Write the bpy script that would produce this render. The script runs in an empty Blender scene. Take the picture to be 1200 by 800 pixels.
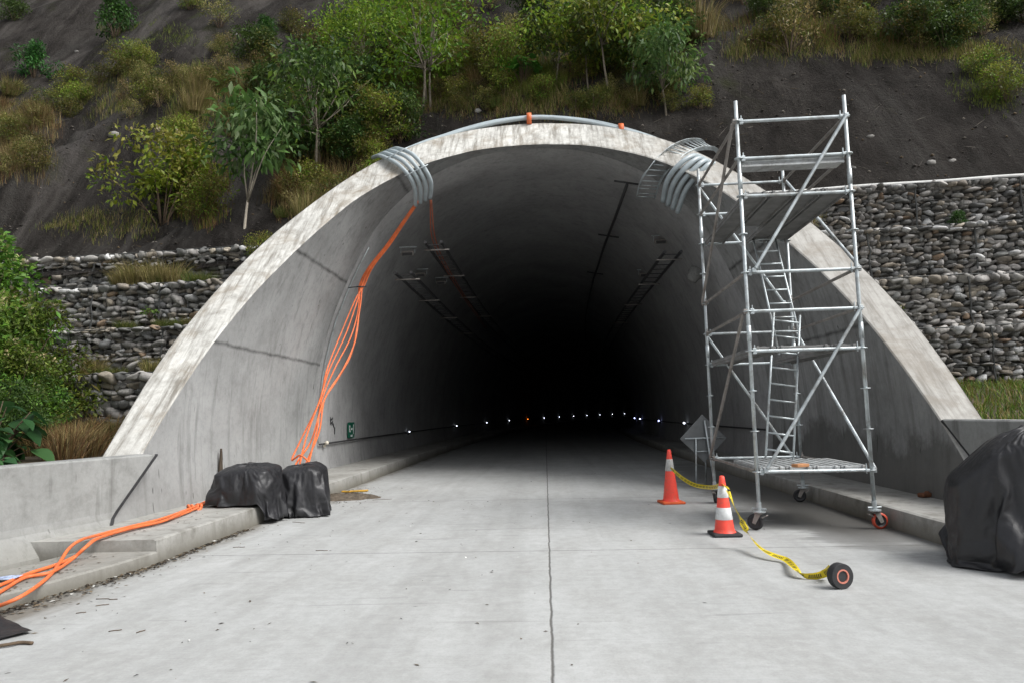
import bpy, bmesh, math, random
import numpy as np
from mathutils import Vector, Matrix, noise as mnoise
R = math.radians
rng = np.random.default_rng(7); random.seed(7)
scene = bpy.context.scene
col = scene.collection

# ------------------------------------------------------------------ camera model (fitted to the photograph)
F_PX, PITCH, YAW, ROLL, EYE = 817.81, 0.102496, -0.045142, -0.023432, 1.4989
def cam_axes():
    cy, sy = math.cos(YAW), math.sin(YAW)
    f = np.array([sy*math.cos(PITCH), cy*math.cos(PITCH), math.sin(PITCH)])
    rt = np.array([cy, -sy, 0.0]); up = np.cross(rt, f)
    return np.array([math.cos(ROLL)*rt+math.sin(ROLL)*up, -math.sin(ROLL)*rt+math.cos(ROLL)*up, f])
CM = cam_axes(); CC = np.array([0, 0, EYE])
def ray(x, y): return CM.T @ np.array([(x-600)/F_PX, (400-y)/F_PX, 1.0])
def onz(x, y, z=0.0):
    d = ray(x, y); return CC + (z-EYE)/d[2]*d
def ony(x, y, Y):
    d = ray(x, y); return CC + Y/d[1]*d
def project(P):
    d = CM @ (np.asarray(P, float)-CC); return 600+F_PX*d[0]/d[2], 400-F_PX*d[1]/d[2]

cd = bpy.data.cameras.new('camera'); cam = bpy.data.objects.new('camera', cd); col.objects.link(cam)
m = Matrix([[*CM[:, 0]], [*CM[:, 1]], [*CM[:, 2]]])
rot = Matrix(((CM[0][0], CM[1][0], -CM[2][0]), (CM[0][1], CM[1][1], -CM[2][1]), (CM[0][2], CM[1][2], -CM[2][2])))
cam.matrix_world = Matrix.Translation(Vector(CC)) @ rot.to_4x4()
cd.sensor_width = 36; cd.lens = F_PX/1200*36; cd.clip_end = 2000; cd.clip_start = 0.05
scene.camera = cam

# ------------------------------------------------------------------ helpers
def tag(o, label=None, cat=None, group=None, kind=None):
    if label: o['label'] = label
    if cat: o['category'] = cat
    if group: o['group'] = group
    if kind: o['kind'] = kind
    return o
def root(name, label, cat, loc=(0, 0, 0), rz=0, group=None):
    o = bpy.data.objects.new(name, None); col.objects.link(o)
    o.location = loc; o.rotation_euler = (0, 0, rz); o.empty_display_size = .2
    return tag(o, label, cat, group)
def link(name, me, mat, parent=None, smooth=False):
    if mat is not None:
        if isinstance(mat, (list, tuple)):
            for k in mat: me.materials.append(k)
        else: me.materials.append(mat)
    if smooth:
        me.polygons.foreach_set('use_smooth', np.ones(len(me.polygons), bool))
    o = bpy.data.objects.new(name, me); col.objects.link(o)
    if parent: o.parent = parent
    return o
def copy_tree(o, parent=None):
    c = o.copy(); col.objects.link(c)
    if parent: c.parent = parent
    for ch in list(o.children): copy_tree(ch, c)
    return c
def np_mesh(name, V, faces, colors=None):
    """V (n,3); faces (m,k) int array all the same size"""
    me = bpy.data.meshes.new(name)
    V = np.asarray(V, np.float32); faces = np.asarray(faces, np.int32)
    nf, k = faces.shape
    me.vertices.add(len(V)); me.vertices.foreach_set('co', V.ravel())
    me.loops.add(nf*k); me.loops.foreach_set('vertex_index', faces.ravel())
    me.polygons.add(nf)
    me.polygons.foreach_set('loop_start', np.arange(0, nf*k, k, dtype=np.int32))
    me.polygons.foreach_set('loop_total', np.full(nf, k, np.int32))
    me.update(calc_edges=True)
    if colors is not None:
        a = me.attributes.new('tint', 'FLOAT_COLOR', 'POINT')
        a.data.foreach_set('color', np.c_[colors, np.ones(len(V))].astype(np.float32).ravel())
    return me
class MB:
    def __init__(s): s.v = []; s.f = []
    def add(s, vs, fs):
        b = len(s.v); s.v += [tuple(map(float, p)) for p in vs]; s.f += [tuple(i+b for i in f) for f in fs]; return s
    def box(s, c, size, M=None, bev=0.0):
        bm = bmesh.new(); bmesh.ops.create_cube(bm, size=1)
        bmesh.ops.scale(bm, vec=size, verts=bm.verts)
        if bev: bmesh.ops.bevel(bm, geom=list(bm.edges), offset=bev, segments=2, affect='EDGES', profile=.5)
        if M is not None: bmesh.ops.transform(bm, matrix=M, verts=bm.verts)
        bmesh.ops.translate(bm, vec=c, verts=bm.verts)
        bm.verts.ensure_lookup_table(); bm.verts.index_update()
        s.add([v.co for v in bm.verts], [[v.index for v in f.verts] for f in bm.faces]); bm.free(); return s
    def tube(s, pts, r, n=8, cap=True):
        pts = [Vector(p) for p in pts]; rs = r if isinstance(r, (list, tuple)) else [r]*len(pts)
        up = None; vs = []
        for i, p in enumerate(pts):
            a = pts[max(i-1, 0)]; b = pts[min(i+1, len(pts)-1)]; t = (b-a)
            t = t.normalized() if t.length > 1e-9 else Vector((0, 0, 1))
            if up is None:
                ref = Vector((0, 0, 1)) if abs(t.z) < .9 else Vector((1, 0, 0)); up = (ref-t*ref.dot(t)).normalized()
            else: up = (up-t*up.dot(t)).normalized()
            sd = t.cross(up)
            for k in range(n):
                q = 2*math.pi*k/n; vs.append(p+(up*math.cos(q)+sd*math.sin(q))*rs[i])
        fs = []
        for i in range(len(pts)-1):
            for k in range(n): fs.append((i*n+k, i*n+(k+1) % n, (i+1)*n+(k+1) % n, (i+1)*n+k))
        if cap: fs += [tuple(range(n))[::-1], tuple((len(pts)-1)*n+k for k in range(n))]
        return s.add(vs, fs)
    def lathe(s, prof, c=(0, 0, 0), n=24, M=None):
        vs = []; fs = []
        for (r, z) in prof:
            for k in range(n):
                q = 2*math.pi*k/n; p = Vector((r*math.cos(q), r*math.sin(q), z))
                if M is not None: p = M @ p
                vs.append(p+Vector(c))
        for i in range(len(prof)-1):
            for k in range(n): fs.append((i*n+k, i*n+(k+1) % n, (i+1)*n+(k+1) % n, (i+1)*n+k))
        return s.add(vs, fs)
    def mesh(s, name):
        me = bpy.data.meshes.new(name); me.from_pydata(s.v, [], s.f); me.update(); return me
    def build(s, name, mat, parent=None, smooth=False): return link(name, s.mesh(name), mat, parent, smooth)
def spline(pts, k=8):
    P = [Vector(p) for p in pts]; P = [P[0]*2-P[1]]+P+[P[-1]*2-P[-2]]; out = []
    for i in range(1, len(P)-2):
        a, b, c, d = P[i-1:i+3]
        for j in range(k):
            t = j/k; out.append(.5*((2*b)+(c-a)*t+(2*a-5*b+4*c-d)*t*t+(3*b-a-3*c+d)*t**3))
    return out+[P[-2]]
def sm(a, b, x): 
    t = min(max((x-a)/(b-a), 0), 1); return t*t*(3-2*t)

# ------------------------------------------------------------------ materials
def mat_new(name):
    mt = bpy.data.materials.new(name); mt.use_nodes = True; nt = mt.node_tree
    return mt, nt, nt.nodes['Principled BSDF']
def nd(nt, typ, inputs=None, **props):
    n = nt.nodes.new(typ)
    for k, v in props.items(): setattr(n, k, v)
    for k, v in (inputs or {}).items():
        s = n.inputs[k]
        if isinstance(v, bpy.types.NodeSocket): nt.links.new(v, s)
        else: s.default_value = v
    return n
def coords(nt, scale=(1, 1, 1), kind='Object'):
    tc = nd(nt, 'ShaderNodeTexCoord'); mp = nd(nt, 'ShaderNodeMapping', {'Vector': tc.outputs[kind], 'Scale': scale})
    return mp.outputs['Vector']
def nz(nt, vec, scale, detail=5, rough=.6, dist=0.0):
    return nd(nt, 'ShaderNodeTexNoise', {'Vector': vec, 'Scale': scale, 'Detail': detail, 'Roughness': rough, 'Distortion': dist}).outputs['Fac']
def rng_map(nt, v, a, b, c=0.0, d=1.0):
    return nd(nt, 'ShaderNodeMapRange', {'Value': v, 'From Min': a, 'From Max': b, 'To Min': c, 'To Max': d}).outputs['Result']
def mth(nt, op, a, b=0.0, clamp=False):
    return nd(nt, 'ShaderNodeMath', {0: a, 1: b}, operation=op, use_clamp=clamp).outputs[0]
def mix(nt, fac, a, b, blend='MIX'):
    n = nt.nodes.new('ShaderNodeMix'); n.data_type = 'RGBA'; n.blend_type = blend
    for key, v in ((0, fac), (6, a), (7, b)):
        s = n.inputs[key]
        if isinstance(v, bpy.types.NodeSocket): nt.links.new(v, s)
        else: s.default_value = v if key == 0 else (*v[:3], 1)
    return n.outputs[2]
def bump(nt, b, h, strength=.3, dist=.02):
    n = nd(nt, 'ShaderNodeBump', {'Height': h, 'Strength': strength, 'Distance': dist})
    nt.links.new(n.outputs['Normal'], b.inputs['Normal'])
def sep(nt, vec): return nd(nt, 'ShaderNodeSeparateXYZ', {'Vector': vec}).outputs

def st_(nt): return nz(nt, coords(nt, (2.2, 2.2, .16)), 1.4, 6, .7, .3)
def concrete(name, c, dark, light=None, streak=.5, blotch=.5, rough=.85, joints=None, zstain=None, drips=0.0, bmp=.25, rimstreak=False, damp=False):
    mt, nt, b = mat_new(name); v = coords(nt)
    light = light or [min(1, k*1.25) for k in c]
    gr = nz(nt, v, 11, 6, .75, .2); big = nz(nt, v, .55, 6, .62, .4); mid = nz(nt, v, 3.2, 6, .65); fine = nz(nt, v, 38, 4, .7)
    k = mix(nt, rng_map(nt, big, .32, .68), [x*.86 for x in c], light)
    k = mix(nt, mth(nt, 'MULTIPLY', rng_map(nt, mid, .5, .78), blotch, True), k, dark)
    k = mix(nt, rng_map(nt, gr, .5, .75, 0, .35), k, [x*.55 for x in c]); k = mix(nt, rng_map(nt, gr, .5, .28, 0, .3), k, [min(1, x*1.3) for x in c])
    st = nz(nt, coords(nt, (3.2, 3.2, .28)), 1.6, 5, .68, .2)
    k = mix(nt, mth(nt, 'MULTIPLY', rng_map(nt, st, .52, .74), streak, True), k, dark)
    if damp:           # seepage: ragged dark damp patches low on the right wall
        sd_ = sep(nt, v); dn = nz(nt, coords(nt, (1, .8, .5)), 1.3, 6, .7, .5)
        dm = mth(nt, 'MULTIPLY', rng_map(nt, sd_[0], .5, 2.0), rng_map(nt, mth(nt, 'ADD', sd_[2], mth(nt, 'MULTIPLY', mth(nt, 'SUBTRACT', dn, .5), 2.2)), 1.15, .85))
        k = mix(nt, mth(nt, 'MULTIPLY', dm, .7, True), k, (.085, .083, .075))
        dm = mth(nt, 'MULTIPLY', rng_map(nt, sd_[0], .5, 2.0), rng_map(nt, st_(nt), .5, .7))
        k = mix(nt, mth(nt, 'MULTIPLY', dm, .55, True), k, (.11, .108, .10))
    if rimstreak:      # rain streaks running down the slanted face, rust-brown patches, greyer towards the right
        rs = nz(nt, coords(nt, (5.5, .5, .5)), 1.5, 6, .72, .15)
        k = mix(nt, mth(nt, 'MULTIPLY', rng_map(nt, rs, .46, .66), .9, True), k, (.17, .155, .13))
        rb = nz(nt, v, 1.1, 7, .7, .8)
        k = mix(nt, mth(nt, 'MULTIPLY', rng_map(nt, rb, .50, .66), .65, True), k, (.23, .185, .13))
        sr = sep(nt, v); rgt = rng_map(nt, mth(nt, 'ADD', sr[0], mth(nt, 'MULTIPLY', mth(nt, 'SUBTRACT', mid, .5), 3.0)), 1.5, 4.5)
        k = mix(nt, mth(nt, 'MULTIPLY', rgt, .5, True), k, (.26, .245, .225))
    if drips:
        dr = nz(nt, coords(nt, (8.5, 8.5, 1.0)), 1.6, 2, .5)
        k = mix(nt, mth(nt, 'MULTIPLY', rng_map(nt, dr, .725, .75), drips, True), k, [x*.3 for x in dark])
    if joints:
        s = sep(nt, v); wob = mth(nt, 'MULTIPLY', mth(nt, 'SUBTRACT', nz(nt, v, 2.3, 4), .5), .09)
        zz = mth(nt, 'ADD', s[2], wob)
        for jz, w_, amt in joints:
            d = mth(nt, 'ABSOLUTE', mth(nt, 'SUBTRACT', zz, jz))
            k = mix(nt, mth(nt, 'MULTIPLY', rng_map(nt, d, 0, w_, 1, 0), mth(nt, 'MULTIPLY', rng_map(nt, mid, .3, .6, .45, 1), amt), True), k, [x*.35 for x in dark])
    if zstain:
        s = sep(nt, v); lo = rng_map(nt, mth(nt, 'ADD', s[2], mth(nt, 'MULTIPLY', mth(nt, 'SUBTRACT', mid, .5), zstain[1])), zstain[0], 0, 0, 1)
        k = mix(nt, mth(nt, 'MULTIPLY', lo, zstain[2], True), k, zstain[3])
    k = mix(nt, rng_map(nt, fine, .3, .7, .0, .16), k, [x*.5 for x in c])
    nt.links.new(k, b.inputs['Base Color']); b.inputs['Roughness'].default_value = rough
    b.inputs['Specular IOR Level'].default_value = .25
    bump(nt, b, mth(nt, 'ADD', mth(nt, 'MULTIPLY', fine, .4), mid), bmp, .012)
    return mt
def simple(name, c, rough=.6, metal=0.0, var=.25, scale=6.0, spec=.5, dirt=None, bmp=0.0, coat=0.0):
    mt, nt, b = mat_new(name); v = coords(nt)
    n = nz(nt, v, scale, 5, .65)
    k = mix(nt, rng_map(nt, n, .3, .7), [x*(1-var) for x in c], [min(1, x*(1+var)) for x in c])
    if dirt:
        k = mix(nt, mth(nt, 'MULTIPLY', rng_map(nt, nz(nt, v, scale*.6, 6, .7, .5), .5, .7), dirt[1], True), k, dirt[0])
    nt.links.new(k, b.inputs['Base Color'])
    nt.links.new(rng_map(nt, n, .3, .7, max(0, rough-.1), min(1, rough+.1)), b.inputs['Roughness'])
    b.inputs['Metallic'].default_value = metal; b.inputs['Specular IOR Level'].default_value = spec
    if coat: b.inputs['Coat Weight'].default_value = coat
    if bmp: bump(nt, b, n, bmp, .01)
    return mt
def tinted(name, rough=.7, transl=0.0, vary=.25, bmp=0.0, spec=.3):
    """colour from the mesh attribute, shifted a little per object"""
    mt, nt, b = mat_new(name)
    at = nd(nt, 'ShaderNodeAttribute', attribute_name='tint').outputs['Color']
    oi = nd(nt, 'ShaderNodeObjectInfo').outputs['Random']
    hs = nd(nt, 'ShaderNodeHueSaturation', {'Color': at, 'Hue': rng_map(nt, oi, 0, 1, .5-.03*vary*4, .5+.02*vary*4), 'Value': rng_map(nt, oi, 0, 1, 1-vary, 1+vary), 'Saturation': 1.0}).outputs['Color']
    b.inputs['Roughness'].default_value = rough; b.inputs['Specular IOR Level'].default_value = spec
    if bmp:
        v = coords(nt); n = nz(nt, v, 22, 5, .7); hs = mix(nt, rng_map(nt, n, .35, .7, 0, .45), hs, (.05, .05, .045)); bump(nt, b, n, bmp, .01)
    nt.links.new(hs, b.inputs['Base Color'])
    if transl:
        out = nt.nodes['Material Output']
        tr = nd(nt, 'ShaderNodeBsdfTranslucent', {'Color': hs}); ms = nd(nt, 'ShaderNodeMixShader', {0: transl, 1: b.outputs[0], 2: tr.outputs[0]})
        nt.links.new(ms.outputs[0], out.inputs['Surface'])
    return mt
def emit(name, c, s):
    mt, nt, b = mat_new(name); b.inputs['Base Color'].default_value = (*c, 1)
    b.inputs['Emission Color'].default_value = (*c, 1); b.inputs['Emission Strength'].default_value = s; return mt

M = {}
M['lining'] = concrete('canopy_concrete', (.33, .335, .33), (.13, .13, .125), (.41, .415, .41), streak=.65, blotch=.4, joints=[(2.76, .05, .85), (4.73, .055, .9), (6.9, .045, .7)], drips=.85, zstain=(.9, .9, .35, (.2, .195, .18)), damp=True)
M['rim'] = concrete('weathered_white_concrete', (.60, .595, .56), (.15, .135, .11), (.70, .695, .655), streak=.6, blotch=.7, rimstreak=True)
M['shell'] = concrete('shell_concrete', (.42, .42, .40), (.15, .14, .12))
M['tube'] = concrete('sooty_tunnel_concrete', (.34, .34, .337), (.14, .14, .14), (.41, .41, .407), streak=.5, blotch=.4)
M['kerb'] = concrete('kerb_concrete', (.33, .325, .30), (.11, .10, .08), (.45, .445, .42), streak=.5, blotch=.8, zstain=(.21, .14, .8, (.12, .108, .08)))
M['barrier'] = concrete('barrier_concrete', (.30, .305, .295), (.10, .10, .092), (.37, .375, .365), streak=.75, blotch=.65, bmp=.5, zstain=(.38, .25, .6, (.2, .19, .155)), drips=.4)
M['galv'] = simple('galvanised_steel', (.52, .57, .585), .45, .5, .28, 5, dirt=((.20, .18, .155), .8))
M['galvdull_shade'] = simple('weathered_shaded_steel', (.30, .28, .26), .6, .35, .3, 7, dirt=((.13, .10, .08), .6))  # weathered steel; also a shaded copy of galv for scaffold side tubes
M['deck'] = simple('deck_steel', (.52, .54, .54), .5, .4, .25, 12, dirt=((.22, .2, .18), .7))
M['ply'] = simple('grey_plank', (.2, .2, .195), .8, 0, .3, 5)
M['conduit'] = simple('grey_pvc', (.40, .46, .485), .38, 0, .1, 5, dirt=((.3, .32, .32), .3))
M['orange'] = simple('orange_cable', (.78, .17, .05), .55, 0, .2, 7, dirt=((.42, .17, .09), .7), bmp=.3)
M['orangedull'] = simple('dark_orange_cable', (.34, .085, .035), .7, 0, .3, 9)  # darker tone of the cable orange, for the roof run
M['pile'] = simple('brown_dirt', (.12, .10, .078), .95, 0, .5, 14, spec=.1, bmp=.6)
M['coneo'] = simple('cone_orange', (.95, .085, .055), .45, 0, .08, 14, dirt=((.42, .15, .10), .6))
M['coneb'] = simple('cone_base_orange', (.75, .12, .03), .6, 0, .15, 14, dirt=((.3, .12, .06), .5))
M['white'] = simple('reflective_white', (.70, .72, .72), .4, 0, .12, 12, dirt=((.36, .34, .31), .6))
M['dullwhite'] = simple('worn_reflective', (.5, .5, .48), .5, 0, .2, 25, dirt=((.28, .25, .2), .6))
M['rubber'] = simple('black_rubber', (.028, .028, .03), .7, 0, .3, 15)
M['dark'] = simple('dark_steel', (.05, .05, .052), .6, .3, .3, 9)
M['red'] = simple('red_wheel', (.5, .07, .035), .5, 0, .2, 18, dirt=((.12, .06, .05), .5))
M['signback'] = simple('sign_back', (.20, .21, .215), .5, .4, .15, 6)
M['green'] = simple('sign_green', (.005, .11, .065), .45, 0, .15, 10)
M['wood'] = simple('weathered_wood', (.06, .045, .03), .85, 0, .4, 9)
M['rust'] = simple('rusty_iron', (.17, .07, .035), .85, .1, .4, 14)
M['wire'] = simple('gabion_wire', (.06, .062, .06), .7, .2, .2, 8)
M['pipewhite'] = simple('pale_pipe', (.62, .62, .6), .6, 0, .15, 4, dirt=((.3, .29, .26), .5))
M['bluegreen'] = simple('teal_paint', (.12, .42, .27), .7, 0, .25, 12)
M['black'] = simple('core_dark', (.10, .095, .085), .95, 0, .4, 6)
M['lampwhite'] = emit('white_lamp', (.80, .87, 1.0), 4)
M['lampamber'] = emit('amber_lamp', (1.0, .22, .02), 4)
M['lampblue'] = emit('blue_lamp', (.45, .5, 1.0), 3.5)
M['cream'] = simple('cream_plastic', (.72, .66, .55), .5, 0, .1, 10)
M['stone'] = tinted('river_stone', .75, 0, .06, bmp=.5)
M['leaf'] = tinted('leaf', .5, .35, .22)
M['grass'] = tinted('grass_blade', .7, .3, .12)
M['bark'] = simple('pale_bark', (.17, .145, .11), .9, 0, .35, 18, bmp=.3)
M['palebark'] = simple('pale_sapling_bark', (.36, .32, .26), .9, 0, .25, 18, bmp=.3)
M['twig'] = simple('brown_twig', (.10, .07, .045), .9, 0, .4, 18)
M['litter'] = tinted('litter', .85, 0, .1)

# black plastic sheet
mt, nt, b = mat_new('black_plastic_sheet'); v = coords(nt)
n1 = nz(nt, v, 2.5, 5, .6); n2 = nz(nt, v, 14, 6, .7, 1.0)
k = mix(nt, rng_map(nt, n1, .35, .7), (.009, .009, .0105), (.020, .020, .023))
k = mix(nt, rng_map(nt, n2, .58, .78, 0, .45), k, (.075, .073, .07))
nt.links.new(k, b.inputs['Base Color']); nt.links.new(rng_map(nt, n2, .3, .7, .38, .62), b.inputs['Roughness']); b.inputs['Specular IOR Level'].default_value = .6
n3 = nz(nt, coords(nt, (1, 1, .35)), 5.5, 5, .6, 1.6)
rg = mth(nt, 'ABSOLUTE', mth(nt, 'SUBTRACT', nz(nt, coords(nt, (1, 1, .55)), 6.5, 3, .5, 1.2), .5)); 
bump(nt, b, mth(nt, 'ADD', mth(nt, 'MULTIPLY', n3, .7), mth(nt, 'MULTIPLY', rg, -.45)), .3, .04); M['tarp'] = mt

# warning tape: yellow with rows of black lettering-like dashes running along it
mt, nt, b = mat_new('yellow_tape'); uv = nd(nt, 'ShaderNodeAttribute', attribute_name='tint').outputs['Color']
s = nd(nt, 'ShaderNodeSeparateColor', {'Color': uv}).outputs
per = mth(nt, 'FRACT', mth(nt, 'MULTIPLY', s[0], 7.0)); let = mth(nt, 'FRACT', mth(nt, 'MULTIPLY', s[0], 63.0))
inw = mth(nt, 'MULTIPLY', mth(nt, 'LESS_THAN', per, .78), mth(nt, 'LESS_THAN', let, .62))
mid_ = mth(nt, 'LESS_THAN', mth(nt, 'ABSOLUTE', mth(nt, 'SUBTRACT', s[1], .5)), .27)
nt.links.new(mix(nt, mth(nt, 'MULTIPLY', inw, mid_), (.72, .56, .02), (.03, .028, .02)), b.inputs['Base Color'])
b.inputs['Roughness'].default_value = .4; M['tape'] = mt

# road
mt, nt, b = mat_new('road_concrete'); v = coords(nt); s = sep(nt, v)
big = nz(nt, v, .35, 6, .6, .3); mid = nz(nt, coords(nt, (1, .45, 1)), 2.2, 7, .68, .3); fine = nz(nt, v, 55, 5, .75)
k = mix(nt, rng_map(nt, big, .3, .7), (.38, .39, .385), (.47, .48, .475))
k = mix(nt, rng_map(nt, mid, .42, .72, 0, .6), k, (.29, .29, .275))
k = mix(nt, rng_map(nt, fine, .45, .75, 0, .35), k, (.22, .22, .21))
gr = nz(nt, v, 9, 6, .75, .2); k = mix(nt, rng_map(nt, gr, .5, .75, 0, .4), k, (.25, .25, .24)); k = mix(nt, rng_map(nt, gr, .5, .28, 0, .35), k, (.56, .57, .565))
sp_ = nz(nt, v, 2.7, 8, .8, .9); k = mix(nt, rng_map(nt, sp_, .64, .72, 0, .4), k, (.2, .2, .19))
# broom finish across the lanes
br = nz(nt, coords(nt, (.6, 30, 1)), 2.2, 4, .7); k = mix(nt, rng_map(nt, br, .4, .75, 0, .25), k, (.28, .28, .27))
# wheel tracks and tyre soot down the lane
tr = nz(nt, coords(nt, (1.6, .05, 1)), 1.2, 4, .6, .1); k = mix(nt, rng_map(nt, tr, .47, .66, 0, .25), k, (.22, .22, .21))
# long thin scuffs
sc_ = nz(nt, coords(nt, (.5, 9, 1)), .9, 3, .55, .4); k = mix(nt, rng_map(nt, sc_, .64, .72, 0, .32), k, (.16, .16, .15))
# darker, smoother patch along the right kerb by the scaffold
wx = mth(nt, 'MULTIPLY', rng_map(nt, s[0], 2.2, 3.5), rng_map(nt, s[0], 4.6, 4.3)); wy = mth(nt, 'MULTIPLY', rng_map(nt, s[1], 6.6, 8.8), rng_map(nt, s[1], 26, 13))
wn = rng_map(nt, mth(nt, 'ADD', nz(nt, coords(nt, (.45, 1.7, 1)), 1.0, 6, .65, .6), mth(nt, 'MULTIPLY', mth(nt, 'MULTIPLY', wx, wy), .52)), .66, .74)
dark_patch = mth(nt, 'MULTIPLY', wn, mth(nt, 'MULTIPLY', wx, wy), True)
k = mix(nt, mth(nt, 'MULTIPLY', dark_patch, .92), k, (.075, .072, .066))
# dirt under the tarpaulin on the right and along the left kerb
dl = rng_map(nt, mth(nt, 'ADD', s[0], mth(nt, 'MULTIPLY', mth(nt, 'SUBTRACT', mid, .5), 1.5)), -3.8, -4.25)
k = mix(nt, mth(nt, 'MULTIPLY', dl, .8, True), k, (.13, .115, .09))
# slab joints
wob = mth(nt, 'MULTIPLY', mth(nt, 'SUBTRACT', nz(nt, v, 3, 4), .5), .035)
jx = rng_map(nt, mth(nt, 'ABSOLUTE', mth(nt, 'ADD', s[0], wob)), .003, .014, .85, 0)
fy = mth(nt, 'ABSOLUTE', mth(nt, 'SUBTRACT', mth(nt, 'FRACT', mth(nt, 'ADD', mth(nt, 'DIVIDE', mth(nt, 'ADD', s[1], mth(nt, 'MULTIPLY', wob, .4)), 4.6), -7.83/4.6+20.5)), .5))
jy = rng_map(nt, fy, .0008, .0028, .7, 0)
k = mix(nt, mth(nt, 'MAXIMUM', jx, jy), k, (.075, .072, .065))
nt.links.new(k, b.inputs['Base Color']); nt.links.new(rng_map(nt, dark_patch, 0, 1, .88, .5), b.inputs['Roughness'])
b.inputs['Specular IOR Level'].default_value = .25
bump(nt, b, mth(nt, 'ADD', mth(nt, 'MULTIPLY', fine, .5), mth(nt, 'MULTIPLY', mth(nt, 'MAXIMUM', jx, jy), -2)), .3, .01); M['road'] = mt

# hillside soil
mt, nt, b = mat_new('hillside_soil'); v = coords(nt); s = sep(nt, v)
big = nz(nt, v, .22, 6, .62, .6); mid = nz(nt, coords(nt, (1, .5, .5)), 1.6, 8, .7, .3); fine = nz(nt, v, 14, 6, .75)
k = mix(nt, rng_map(nt, big, .35, .65), (.022, .019, .017), (.058, .052, .047))
k = mix(nt, rng_map(nt, mid, .42, .68, 0, .85), k, (.012, .0105, .009))
lf = rng_map(nt, s[0], -5.5, -8.5)
gul = mth(nt, 'MULTIPLY', rng_map(nt, nz(nt, coords(nt, (1, .16, .16)), .75, 5, .6, .8), .5, .68), lf)
k = mix(nt, mth(nt, 'MULTIPLY', gul, .8), k, (.12, .11, .102))
wash = rng_map(nt, nz(nt, coords(nt, (1.2, .1, .1)), 1.1, 5, .7, .3), .58, .75, 0, .5)
k = mix(nt, mth(nt, 'MULTIPLY', wash, mth(nt, 'ADD', mth(nt, 'MULTIPLY', lf, .5), .5)), k, (.075, .069, .062))
k = mix(nt, mth(nt, 'MULTIPLY', rng_map(nt, nz(nt, v, .5, 5, .7, .5), .56, .7), rng_map(nt, s[2], 7, 11.5), True), k, (.035, .042, .012))
zone = nz(nt, coords(nt, (.55, .09, .09)), 1.3, 6, .7, .7)
k = mix(nt, rng_map(nt, zone, .5, .68, 0, .6), k, (.085, .08, .074)); k = mix(nt, rng_map(nt, zone, .46, .30, 0, .6), k, (.014, .012, .011))
k = mix(nt, rng_map(nt, fine, .60, .72, 0, .8), k, (.13, .12, .105))
k = mix(nt, rng_map(nt, fine, .4, .25, 0, .7), k, (.01, .009, .008))
nt.links.new(k, b.inputs['Base Color']); b.inputs['Roughness'].default_value = .95; b.inputs['Specular IOR Level'].default_value = .1
bump(nt, b, mth(nt, 'ADD', fine, mth(nt, 'MULTIPLY', mid, 2.0)), 1.0, .14); M['soil'] = mt
M['bank'] = simple('bank_soil', (.075, .062, .045), .95, 0, .45, 3, spec=.1, bmp=.5)
M['ground'] = simple('ground_gravel', (.2, .195, .18), .95, 0, .3, 2, spec=.1)

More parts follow.
